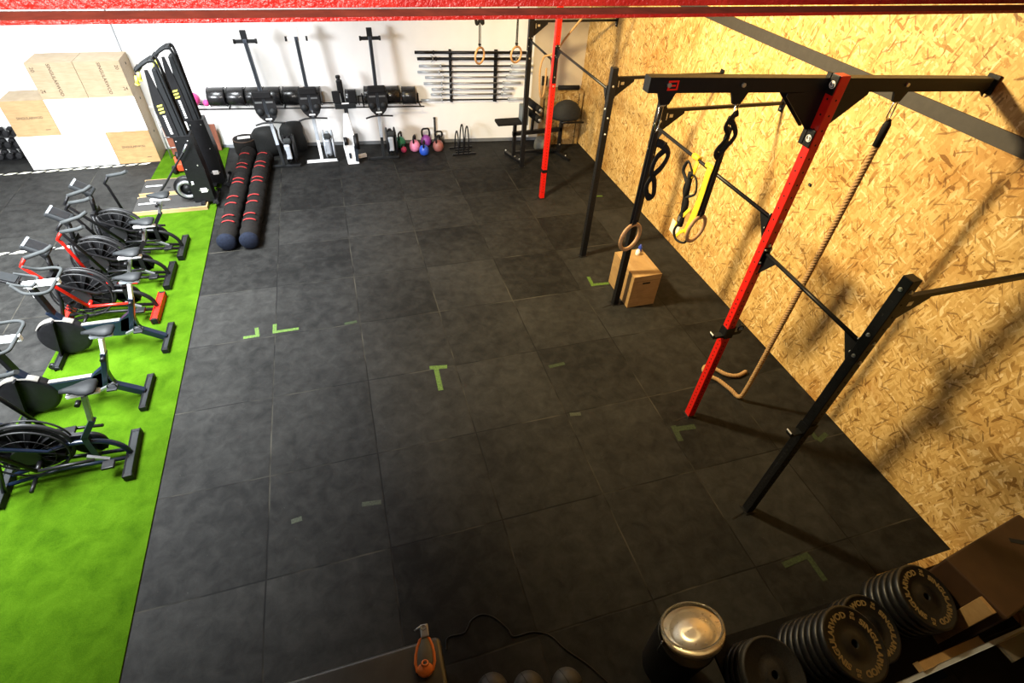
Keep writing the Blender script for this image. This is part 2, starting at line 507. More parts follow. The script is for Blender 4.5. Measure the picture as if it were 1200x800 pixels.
# lower part of the rear wall stands a little proud, with a grey strip at its foot
b = MB(); b.prism([(-9, wy(-9) - .03, 0), (6.86, wy(6.86) - .03, 0), (6.86, wy(6.86) - .03, .76), (-9, wy(-9) - .03, .76)], (0, .029, 0)); struct(b.build('trim_1', M['white_wall']))
b = MB(); b.prism([(-.05, wy(-.05) - .05, 0), (6.2, wy(6.2) - .05, 0), (6.2, wy(6.2) - .05, .06), (-.05, wy(-.05) - .05, .06)], (0, .019, 0)); struct(b.build('baseboard_back', M['skirting']))
b = MB(); b.prism([(-1.14, wy(-1.14) - .008, .77), (-1.115, wy(-1.115) - .008, .77), (-1.09, wy(-1.09) - .008, 3.5), (-1.115, wy(-1.115) - .008, 3.5)], (0, .007, 0)); struct(b.build('trim_2', M['skirting']))
# ceiling girder just in front of the gallery and the rail along the chipboard wall
b = MB()
b.box((1.4, .93, 4.165), (10.7, .02, .33)); b.m(1).box((1.4, .873, 3.990), (10.7, .114, .010)); b.m(0).box((1.4, .813, 3.990), (10.7, .006, .012)); b.m(0).box((1.4, .93, 4.335), (10.7, .24, .012))
struct(b.build('trim_3', [red_beam_mat(), M['dusty']], bevel=.002))
b = MB(); b.box((XR - .01, 2.7, 3.04), (.018, 13.0, .12)); struct(b.build('trim_4', M['dark_band']))
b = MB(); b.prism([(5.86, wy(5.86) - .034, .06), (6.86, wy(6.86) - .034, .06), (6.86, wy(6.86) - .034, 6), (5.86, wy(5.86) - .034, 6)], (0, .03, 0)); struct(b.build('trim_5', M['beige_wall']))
# green turf lane
b = MB(); b.prism([(-1.81, -4, .001), (.05, -4, .001), (.05, wy(.05) - .06, .001), (-1.02, wy(-1.02) - .06, .001)], (0, 0, .014))
tag(b.build('turf_lane', M['turf']), 'bright green artificial turf lane running along the left of the hall', 'turf')
def hazard(name, x0, x1, y, label, sl=0.0, pitch=.2):
    b = MB(); b.prism([(x0, y - .03, .001), (x1, y - .03 + sl, .001), (x1, y + .03 + sl, .001), (x0, y + .03, .001)], (0, 0, .002))
    b.m(1); n = int((x1 - x0) / pitch)
    for k in range(n):
        xa = x0 + k * pitch; s_ = sl * k / n
        b.prism([(xa, y - .029 + s_, .003), (xa + pitch * .62, y - .029 + s_, .003), (xa + pitch * .98, y + .029 + s_, .003), (xa + pitch * .36, y + .029 + s_, .003)], (0, 0, .001))
    tag(b.build(name, [M['black_matt'], M['cream']]), label, 'floor tape')
hazard('hazard_tape', -5.2, -1.06, 9.12, 'black and cream striped floor tape in front of the wooden boxes', .07)
hazard('hazard_tape', -5.2, -1.55, 6.52, 'black and cream striped floor tape behind the exercise bikes', .06, .27)
# tape marks on the tiles
def tape(segs, m, label, w_=.045):
    b = MB()
    for i, (a, c) in enumerate(segs):
        b.beam((*a, .0012 + i * .0004), (*c, .0012 + i * .0004), w_, .0012, up=(0, 0, 1))
    tag(b.build('tape_mark', m), label, 'tape mark')
tape([((.99, 4.06), (.99, 4.22)), ((.97, 4.07), (1.27, 4.07))], M['green_tape'], 'green L-shaped tape mark nearest the turf, right-hand one of the facing pair')
tape([((.80, 4.04), (.78, 4.20)), ((.82, 4.05), (.64, 4.05))], M['green_tape'], 'worn green L-shaped tape mark, left-hand one of the facing pair by the turf')
tape([((2.70, 3.03), (2.90, 3.00)), ((2.77, 3.0), (2.76, 2.66))], M['green_tape'], 'bright green T-shaped tape mark in the middle of the floor', .055)
tape([((4.06, 2.71), (4.26, 2.72))], M['worn_tape'], 'short faded green tape dash between the centre T mark and the red post')
tape([((5.22, 4.27), (5.20, 4.05)), ((5.20, 4.08), (5.45, 4.06))], M['green_tape'], 'scuffed green L-shaped tape mark behind the small wooden box', .05)
tape([((6.22, 6.49), (6.42, 6.47))], M['green_tape'], 'green tape dash on the floor between the two far racks and chipboard wall')
tape([((5.07, 1.56), (5.05, 1.36)), ((5.08, 1.51), (5.30, 1.49))], M['worn_tape'], 'faded green L-shaped tape mark at the foot of the near red post', .06)
tape([((1.81, 4.03), (1.96, 4.04))], M['worn_tape'], 'short pale tape scrap on the tile seam right of the facing pair')
tape([((1.19, 1.47), (1.28, 1.48))], M['grey_tape'], 'tiny whitish tape scrap on the tile nearest the turf in front')
tape([((1.80, 1.48), (1.97, 1.46))], M['grey_tape'], 'short pale tape scrap on the seam left of the black bench front')
tape([((4.04, 1.98), (4.16, 1.96))], M['grey_tape'], 'pale tape scrap on a seam left of the near red post')
tape([((5.52, -.03), (5.52, -.26)), ((5.25, -.05), (5.54, -.03))], M['worn_tape'], 'faded dark green L-shaped tape mark beside the bumper plates', .05)
tape([((6.66, 1.04), (6.50, .98)), ((6.5, 1.0), (6.52, 1.22))], M['worn_tape'], 'faded green tape corner against the chipboard wall behind the front black post', .05)
b = MB(); b.box((XR - .002, 4.82, .27), (.003, .22, .21), rot=(.08, 0, 0)); tag(b.build('paper_notice', M['paper']), 'small white paper notice low on the chipboard wall behind the yellow straps', 'notice')
b = MB(); b.box((XR - .008, 2.83, 1.98), (.015, .035, .03), bev=.003); b.m(1).cyl((XR - .016, 2.83, 1.98), (XR - .02, 2.83, 1.98), .006)
tag(b.build('wall_hook_plate', [M['black'], M['bolt']]), 'tiny black plate fixed high on the chipboard wall between red post and rope', 'bracket')
# ================================================================ racks
LOGO = text_mesh('S', .062, .0008, bold=.002)
def post(mbm, x, y, h, w_=.075, holes=True, parent=None, cap=True, name='post', bolts=()):
    """a square steel upright with drilled holes on its four faces and a closed top"""
    b = MB(); b.box((x, y, h / 2), (w_, w_, h), bev=.004)
    b.m(1)
    hw = w_ / 2 + .0004
    z = .12
    while z < h - .1:
        for ux, uy in ((-1, 0), (0, -1)):
            c = Vector((x + ux * hw, y + uy * hw, z)); n = Vector((ux, uy, 0))
            b.cyl(c - n * .002, c + n * .0008, .0075, 8)
        z += .05 if z < 1.6 else .1
    b.m(2)
    for z, ux, uy in bolts:
        c = Vector((x + ux * hw, y + uy * hw, z)); n = Vector((ux, uy, 0))
        b.cyl(c, c + n * .012, .010, 6); b.cyl(c, c + n * .003, .014, 14)
    return b.build(name, [mbm, M['hole'], M['bolt']], parent)
def gusset(b, p, d1, L1, d2, L2, nrm, t=.006, cut=.25):
    p = Vector(p); d1 = Vector(d1); d2 = Vector(d2); n = Vector(nrm)
    poly = [p, p + d1 * L1, p + d1 * L1 + d2 * (L2 * cut * .5), p + d2 * L2 + d1 * (L1 * cut * .3), p + d2 * L2]
    b.prism([q - n * t / 2 for q in poly], n * t)
def arm(parent, x, y, z, tee=True):
    """tube from the post to the wall with triangular gusset plate"""
    b = MB(); b.beam((x + .0375, y, z), (XR - .003, y, z), .032, .032)
    b.beam((XR - .010, y, z - .09), (XR - .010, y, z + .05), .07, .012, up=(1, 0, 0))
    b.beam((x + .042, y, z - .22), (x + .042, y, z + .04), .07, .008, up=(1, 0, 0))
    gusset(b, (x + .046, y, z - .019), (1, 0, 0), .24, (0, 0, -1), .19, (0, 1, 0))
    b.m(1)
    b.box((x + .085, y - .004, z - .065), (.012, .004, .07)); b.box((x + .135, y - .004, z - .06), (.04, .003, .032))
    b.cyl((XR - .016, y, z - .06), (XR - .022, y, z - .06), .012, 6)
    return b.build('wall_arm', [M['black'], M['bolt']], parent)
def bar(parent, a, c, gz=True):
    a, c = Vector(a), Vector(c); d = (c - a).normalized()
    b = MB(); b.tube([a + d * .04, c - d * .04], .0165, 14)
    for e, s_ in ((a, 1), (c, -1)):
        b.beam(e + d * (s_ * .042) - Vector((0, 0, .11)), e + d * (s_ * .042) + Vector((0, 0, .05)), .07, .008, up=d)
        gusset(b, e + d * (s_ * .046) + Vector((0, 0, .0)), d * s_, .13, Vector((0, 0, -1)), .19, (1, 0, 0))
    b.m(1)
    for e, s_ in ((a, 1), (c, -1)):
        for dz in (-.085, .035):
            for dx in (-.025, .025):
                q = e + d * (s_ * .046) + Vector((dx, 0, dz)); b.cyl(q, q + d * (s_ * .010), .009, 6)
    return b.build('pull_up_bar', [M['black'], M['bolt']], parent)
def tall(parent, x, y, x0, x1, z=3.39, hooks=(), dz=.055):
    yb = y + .074
    zz_ = lambda xx: z + dz * (1 - 2 * (xx - x0) / (x1 - x0))
    """crossbeam on the red upright, with sleeve, gusset plates and hanging lugs"""
    b = MB(); b.beam((x0, yb, zz_(x0)), (x1, yb, zz_(x1)), .07, .088, up=(0, 1, 0), bev=.003) if False else b.prism([(x0, yb - .035, zz_(x0) - .044), (x1, yb - .035, zz_(x1) - .044), (x1, yb - .035, zz_(x1) + .044), (x0, yb - .035, zz_(x0) + .044)], (0, .07, 0))
    zl = zz_(x0 + .16); b.m(1).box((x0 + .16, yb - .0365, zl), (.07, .003, .055)); b.m(2).box((x0 + .16, yb - .0385, zl), (.045, .002, .036)); b.m(1).box((x0 + .16, yb - .040, zl), (.03, .002, .010))
    b.build('crossbeam', [M['black'], M['red'], M['black_matt']], parent)
    for s_ in (-1, 1):
        b = MB(); zt = zz_(x + s_ * .2) - .045
        b.prism([(x + s_ * .0, y + .0385, zt), (x + s_ * .34, y + .0385, zt), (x + s_ * .34, y + .0385, zt - .02), (x + s_ * .07, y + .0385, zt - .25), (x + s_ * .0, y + .0385, zt - .25)], (0, .006, 0))
        b.prism([(x + s_ * .05, y + .106, zt), (x + s_ * .34, y + .106, zt), (x + s_ * .34, y + .106, zt - .02), (x + s_ * .07, y + .106, zt - .25), (x + s_ * .05, y + .106, zt - .25)], (0, .006, 0))
        b.build('gusset_plate', M['black'], parent)
    for zz in (z + .02, z - .33):
        b = MB(); b.box((x - .045, y + .0, zz), (.012, .066, .12), bev=.003); b.beam((x - .045, y + .04, zz), (x - .045, y + .075, zz), .012, .12); p_ = b.build('bracket_plate', M['black'], parent)
        b = MB(); add_text(b, LOGO, frame((x - .0525, y - .003, zz), (0, -1, 0), (0, 0, 1)) @ Matrix.Diagonal((.72, .72, 1, 1))); b.torus((x - .0522, y - .003, zz), .022, .0025, (1, 0, 0), 24, 6); b.build('logo', M['white'], p_)
    for hx in hooks:
        z0_, y0_ = z, y; z = zz_(hx) + .014; y = yb
        b = MB(); poly = [(hx - .065, y - .01, z - .058), (hx + .065, y - .01, z - .058), (hx + .03, y - .01, z - .135), (hx - .03, y - .01, z - .135)]
        b.prism(poly, (0, .02, 0)); b.m(1).cyl((hx - .02, y - .036, z - .01), (hx - .02, y - .048, z - .01), .014, 6)
        b.torus((hx, y, z - .125), .018, .005, (0, 1, 0), 16, 6)
        b.build('hanging_lug', [M['black'], M['bolt']], parent); z, y = z0_, y0_
def anchor(parent, x, y):
    b = MB(); b.box((x, y, .004), (.11, .11, .008), bev=.002); b.beam((x - .05, y - .02, .002), (x - .20, y - .05, .002), .012, .004)
    b.build('base_plate', M['black'], parent)

rig = thing('pull_up_rig', 'near pull-up rig with two black posts and a tall red post', 'rig', (5.33, 1.66, 0))
rig.location = (0, 0, 0)
PB, PRd, PC = (5.27, .50), (5.33, 1.66), (5.34, 3.63)
post(M['black'], *PB, 2.70, parent=rig, bolts=[(2.62, -1, 0), (2.62, 0, -1), (2.25, -1, 0), (2.2, 0, -1), (2.06, -1, 0), (2.02, 0, -1)])
post(M['red'], *PRd, 3.47, parent=rig, bolts=[(2.42, 0, -1), (2.2, 0, -1)])
post(M['black'], *PC, 2.66, parent=rig, bolts=[(2.45, 0, -1), (2.4, -1, 0), (2.1, 0, -1), (1.95, 0, -1), (2.15, -1, 0)])
for q in (PB, PRd, PC): anchor(rig, *q)
arm(rig, PB[0], PB[1], 2.54); arm(rig, PC[0], PC[1], 2.545)
bar(rig, (5.30, PC[1], 2.40), (5.32, PRd[1], 2.40)); bar(rig, (5.33, PRd[1], 2.13), (5.28, PB[1], 2.13))
tall(rig, PRd[0], PRd[1], 3.96, 6.80, hooks=(4.11, 4.64, 6.0), dz=.055)
b = MB(); b.prism([(6.76, 1.73, 3.30), (6.84, 1.73, 3.30), (6.84, 1.73, 3.24)], (0, .008, 0)); b.box((6.845, 1.734, 3.33), (.02, .09, .13)); b.build('wall_bracket', M['black'], rig)

far = thing('pull_up_rig', 'far pull-up rig with two black posts and one tall red post near the rear corner', 'rig')
QK, QR, QB = (5.34, 7.86), (5.32, 6.63), (5.35, 4.80)
post(M['black'], *QK, 2.56, parent=far, bolts=[(2.1, 0, -1), (2.0, -1, 0), (1.9, 0, -1)])
post(M['red'], *QR, 3.47, parent=far, bolts=[(2.25, 0, -1), (1.98, 0, -1), (1.85, 0, -1)])
post(M['black'], *QB, 2.62, parent=far, bolts=[(2.42, 0, -1), (2.15, -1, 0), (2.05, 0, -1), (1.85, 0, -1)])
for q in (QK, QR, QB): anchor(far, *q)
arm(far, QK[0], QK[1], 2.43); arm(far, QB[0], QB[1], 2.50)
bar(far, (5.33, QK[1], 2.17), (5.32, QR[1], 2.17)); bar(far, (5.32, QR[1], 2.36), (5.34, QB[1], 2.36))
tall(far, QR[0], QR[1], 3.9, 6.80, hooks=(4.18, 4.73, 6.15), dz=.0)
b = MB(); b.box((QR[0], QR[1] - .040, 2.10), (.06, .004, .42)); b.build('bar_plate', M['black'], far)

def jcup(x, y, z, label):
    t = thing('j_cup', label, 'barbell holder', (x, y, z), 0, 'barbell holders on the rig posts')
    b = MB()
    b.box((0, -.044, .0), (.086, .006, .12)); b.box((-.044, 0, 0), (.008, .08, .11), bev=.001)
    b.prism([(-.045, -.03, -.055), (-.15, -.03, -.055), (-.17, -.03, -.01), (-.160, -.03, -.005), (-.14, -.03, -.035), (-.045, -.03, -.03)], (0, .05, 0))
    b.build('cup', M['black'], t)
    b = MB(); b.box((-.095, -.005, -.030), (.08, .056, .008)); b.m(1).box((-.168, -.005, .0), (.005, .050, .012)); b.build('liner', [M['dark_grey'], M['white']], t)
    return t
jcup(PRd[0], PRd[1], 1.24, 'black barbell holder gripping the near red post at waist height')
jcup(PB[0], PB[1], 1.27, 'black barbell holder on the foremost black post')
t = thing('j_cup', 'black barbell holder behind the near red post on its wall side', 'barbell holder', (PRd[0], PRd[1], 1.24), PI)
b = MB(); b.prism([(-.045, -.03, -.055), (-.15, -.03, -.055), (-.17, -.03, .03), (-.155, -.03, .03), (-.14, -.03, -.02), (-.045, -.03, -.02)], (0, .05, 0)); b.box((-.048, 0, .0), (.008, .08, .15)); b.build('cup', M['black'], t)
b = MB(); b.torus((-.12, .03, .03), .03, .007, (0, 1, 0), 20, 6); b.build('locking_pin', M['black'], t)
b = MB(); b.box((0, -.041, 0), (.086, .008, .05)); b.box((0, .041, 0), (.086, .008, .05)); b.box((.041, 0, 0), (.008, .086, .05)); b.box((-.041, 0, 0), (.008, .086, .05))
o = b.build('rack_collar', M['black']); o.location = (QR[0], QR[1], .50); tag(o, 'narrow black collar clamped low around the far red post', 'collar')

# ---------------------------------------------------------------- gym rings
def ring(x, y, top, zc, az, label, bundle=None, group='wooden gym rings', sw=.026, sm='black_matt'):
    t = thing('gym_ring', label, 'gym ring', (x, y, zc), 0, group)
    n = (math.cos(az), math.sin(az), 0); u = (-math.sin(az), math.cos(az), 0)
    b = MB(); b.torus((0, 0, 0), .102, .0145, n, 44, 12); b.build('ring', M['ring_wood'], t)
    h = top - zc
    for s_ in (-1, 1):
        b = MB(); e = Vector(n) * (.012 * s_)
        b.tube([Vector((0, 0, .088)) + e * .6, Vector((0, 0, .13)) + e, Vector((0, 0, h - .12)) + e * .6], sw, 8, flat=.12, up=n)
        b.build('strap', M[sm], t)
    b = MB(); b.box((0, 0, .14), (.035, .035, .02)); b.build('keeper_loop', M['black_matt'], t)
    b = MB()
    b.tube([Vector((0, 0, h + .035 - .0)), Vector((0, 0, h + .03)) + Vector(u) * .016, Vector((0, 0, h - .10)) + Vector(u) * .02, Vector((0, 0, h - .135)), Vector((0, 0, h - .10)) - Vector(u) * .02, Vector((0, 0, h + .03)) - Vector(u) * .016], .0045, 6, closed=True)
    b.build('carabiner', M['chrome'], t)
    if bundle:
        P = smooth_path([Vector(p) for p in bundle], 7)
        b = MB(); b.tube(P, .026, 8, flat=.38, up=(.6, -1, .2)); o_ = b.build('loose_strap', M['black_matt'], t)
        b = MB(); b.box(Vector(bundle[1]), (.034, .012, .045), rot=(.3, .2, .5)); b.build('buckle', M['dark_grey'], o_)
    return t
vz = math.atan2(2.87, 1.88)
ring(4.095, 1.73, 3.275, 2.375, vz + .95, 'wooden gym ring hanging in front of the small wooden box',
     [(.01, -.03, .72), (.06, -.04, .70), (.11, -.04, .64), (.09, -.04, .56), (.03, -.05, .50), (.0, -.05, .43), (.03, -.05, .35), (.07, -.05, .36), (.05, -.05, .46), (.01, -.05, .54), (.03, -.04, .62), (.08, -.03, .66)])
ring(4.655, 1.73, 3.265, 2.375, vz + .95, 'wooden gym ring hanging beside the yellow straps',
     [(-.01, -.04, .88), (-.04, -.04, .86), (-.07, -.04, .80), (-.03, -.04, .74), (-.05, -.04, .68), (-.09, -.05, .63), (-.06, -.05, .60), (-.02, -.05, .66), (.02, -.05, .74), (-.03, -.04, .82), (-.07, -.04, .84)])
PLT = [(.02, .0, 1.0)]
ring(4.20, 6.70, 3.25, 2.27, vz + 1.25, 'small far wooden ring in front of the barbell rack, left-hand one', [(-.02, -.02, .50), (-.06, -.02, .48), (-.05, -.02, .40), (.0, -.02, .44), (.04, -.02, .40), (.03, -.02, .50)], sw=.010, sm='grip')
ring(4.74, 6.70, 3.25, 2.27, vz + 1.05, 'small far wooden ring beside the far black post', sw=.010, sm='grip')

# ---------------------------------------------------------------- climbing ropes
def rope_mesh(P, r=.024, pitch=.085, n=3):
    P = [Vector(p) for p in P]
    b = MB()
    # even resampling
    L = [0]
    for i in range(1, len(P)): L.append(L[-1] + (P[i] - P[i - 1]).length)
    step = .008; N = int(L[-1] / step); Q = []; j = 0
    for i in range(N + 1):
        s_ = L[-1] * i / N
        while j < len(L) - 2 and L[j + 1] < s_: j += 1
        f = (s_ - L[j]) / max(1e-6, L[j + 1] - L[j]); Q.append(P[j].lerp(P[j + 1], min(1, f)))
    u = None; fr = []
    for i, p in enumerate(Q):
        t = (Q[min(i + 1, N)] - Q[max(i - 1, 0)]).normalized()
        u = t.orthogonal() if u is None else (u - t * u.dot(t))
        u.normalize(); fr.append((u.copy(), t.cross(u)))
    for k in range(n):
        S = []
        for i, p in enumerate(Q):
            a = 2 * PI * (i * step / pitch + k / n); S.append(p + (fr[i][0] * math.cos(a) + fr[i][1] * math.sin(a)) * r * .5)
        b.tube(S, r * .60, 6)
    return b
t = thing('climbing_rope', 'thick manila climbing rope hanging from the crossbeam and trailing on the floor', 'rope', (6.0, 1.73, 3.22))
rl = Vector((6.0, 1.73, 3.22))
fl = [(6.04, 1.73, 2.98), (6.045, 1.72, 2.0), (6.03, 1.70, 1.0), (6.01, 1.69, .20), (6.00, 1.72, .03), (5.97, 1.84, .028), (5.92, 1.99, .028), (5.85, 2.09, .028), (5.83, 2.18, .028), (5.90, 2.24, .028), (5.99, 2.16, .028), (6.06, 2.06, .028), (6.18, 2.01, .028), (6.33, 2.05, .02)]
rope_mesh([Vector(p) - rl for p in smooth_path(fl, 10)]).build('rope', M['rope'], t)
b = MB(); b.tube([(.03, 0, -.10), (.035, 0, -.14), (.04, 0, -.30)], .021, 12, rs=[.014, .028, .028]); b.build('sleeve', M['black_matt'], t)
b = MB(); b.tube([(.0, 0, .035), (.022, 0, .02), (.028, 0, -.08), (.01, 0, -.11), (-.008, 0, -.08), (-.012, 0, .02)], .005, 6, closed=True); b.build('carabiner', M['chrome'], t)
t = thing('climbing_rope', 'far climbing rope looped up over the bar beside the far red post', 'rope', (6.15, 6.60, 3.26))
rl = Vector((6.15, 6.60, 3.26))
fl = [(6.15, 6.70, 3.23), (5.93, 6.70, 3.0), (5.70, 6.70, 2.72), (5.52, 6.75, 2.48), (5.40, 6.82, 2.27), (5.34, 6.88, 2.205), (5.25, 6.92, 2.16), (5.20, 6.90, 2.0), (5.205, 6.88, 1.78), (5.23, 6.88, 1.62), (5.27, 6.90, 1.60), (5.31, 6.93, 1.72), (5.32, 6.95, 2.0)]
rope_mesh([Vector(p) - rl for p in smooth_path(fl, 8)], .015, .06).build('rope', M['rope'], t)

# ---------------------------------------------------------------- straps on the bar
t = thing('resistance_band', 'long yellow resistance band looped over the pull-up bar next to the ring', 'resistance band', (5.31, 2.58, 2.40))
def L(x, y, z): return Vector((x - 5.31, y - 2.50, z - 2.40))
for s_, dy in ((-1, -.02), (1, .035)):
    b = MB(); b.tube(smooth_path([L(5.31, 2.50 + dy, 2.425), L(5.31 + s_ * .022, 2.50 + dy, 2.39), L(5.31 + s_ * .02, 2.50 + dy, 2.15), L(5.31 + s_ * .015, 2.515 + dy * .8, 1.90), L(5.30, 2.55, 1.70)], 5), .040, 8, flat=.10, up=(1, 0, 0))
    b.build('strand', M['yellow'], t)
b = MB(); b.tube(smooth_path([L(5.30, 2.55, 1.74), L(5.30, 2.62, 1.68), L(5.29, 2.68, 1.60), L(5.30, 2.72, 1.72), L(5.31, 2.60, 1.95)], 6), .018, 8, flat=.15, up=(1, 0, 0)); b.build('slack', M['yellow'], t)
b = MB(); b.tube([L(5.31, 2.44, 2.42), L(5.31, 2.56, 2.42)], .024, 10); b.build('loop', M['yellow'], t)
t = thing('suspension_trainer', 'black suspension straps with yellow anchor tied on the pull-up bar', 'suspension trainer', (5.31, 2.82, 2.40))
def L(x, y, z): return Vector((x - 5.31, y - 2.82, z - 2.40))
b = MB(); b.tube([L(5.31, 2.76, 2.41), L(5.31, 2.86, 2.41)], .026, 10); b.tube([L(5.33, 2.80, 2.40), L(5.32, 2.80, 2.30), L(5.30, 2.80, 2.22)], .028, 8, flat=.3, up=(1, 0, 0)); b.tube([L(5.29, 2.76, 2.40), L(5.28, 2.74, 2.28)], .02, 8, flat=.3, up=(1, 0, 0))
b.build('anchor_strap', M['yellow'], t)
for dy in (-.015, .02):
    b = MB(); b.tube(smooth_path([L(5.30, 2.80 + dy, 2.27), L(5.29, 2.80 - dy, 2.1), L(5.31, 2.77 + dy, 1.95), L(5.30, 2.76 - dy, 1.80), L(5.30, 2.74, 1.72)], 5), .026, 8, flat=.4, up=(.5, 1, 0)); b.build('strap', M['black_matt'], t)
for cy, cz, s_ in ((2.68, 2.14, 1), (2.90, 2.24, -1)):
    b = MB(); b.tube(smooth_path([L(5.30, 2.80, 2.27), L(5.29, cy + .01 * s_, cz + .10), L(5.29, cy - .03 * s_, cz), L(5.30, cy + .02 * s_, cz - .06), L(5.30, 2.79, cz - .12)], 6), .016, 8, flat=.6); b.build('foot_cradle', M['black_matt'], t)
b = MB(); b.tube(smooth_path([L(5.30, 2.75, 1.78), L(5.27, 2.77, 1.66), L(5.29, 2.72, 1.58), L(5.32, 2.62, 1.60), L(5.31, 2.58, 1.70)], 6), .012, 8); b.m(1).box(L(5.29, 2.76, 1.80), (.03, .03, .05)); b.build('handle', [M['black_matt'], M['steel']], t)

# ---------------------------------------------------------------- small wooden box by the post
t = thing('plyometric_box', 'wooden jump box with a hand slot standing beside a black rig post', 'box', (5.66, 3.80, 0), 0)
W, D, H = .40, .60, .50
b = MB()
b.box((0, 0, H - .009), (W, D, .018)); b.box((0, -D / 2 + .009, H / 2 - .009), (W, .018, H - .018)); b.box((0, D / 2 - .009, H / 2 - .009), (W, .018, H - .018))
b.box((-W / 2 + .009, 0, H / 2 - .009), (.018, D - .037, H - .019)); b.box((W / 2 - .009, 0, H / 2 - .009), (.018, D - .037, H - .019))
b.m(1).box((0, -D / 2 - .0004, H * .76), (.11, .002, .026), bev=.0008); b.m(1).box((0, -D / 2 - .001, H - .08), (.39, .0015, .002))
b.build('panels', [M['wood_warm'], M['hole']], t)
b = MB(); b.box((-.14, 0, H - .009), (.05, D - .002, .0184)); b.box((.14, .0, H - .009), (.03, D - .002, .0182)); b.build('edge_strip', M['wood'], t)
b = MB(); b.lathe((5.74, 3.98, .5), [(.028, 0), (.030, .004), (.030, .055), (.02, .06), (.02, .075), (.0, .075)], seg=18); tag(b.build('chalk_jar', M['paper']), 'small whitish jar standing on the wooden jump box', 'jar')
b = MB(); b.lathe((5.80, 4.04, .5), [(.024, 0), (.026, .01), (.026, .08), (.012, .095), (.012, .11), (0, .11)], seg=18); tag(b.build('bottle', M['blue']), 'small blue bottle on the wooden jump box behind the ring', 'bottle')
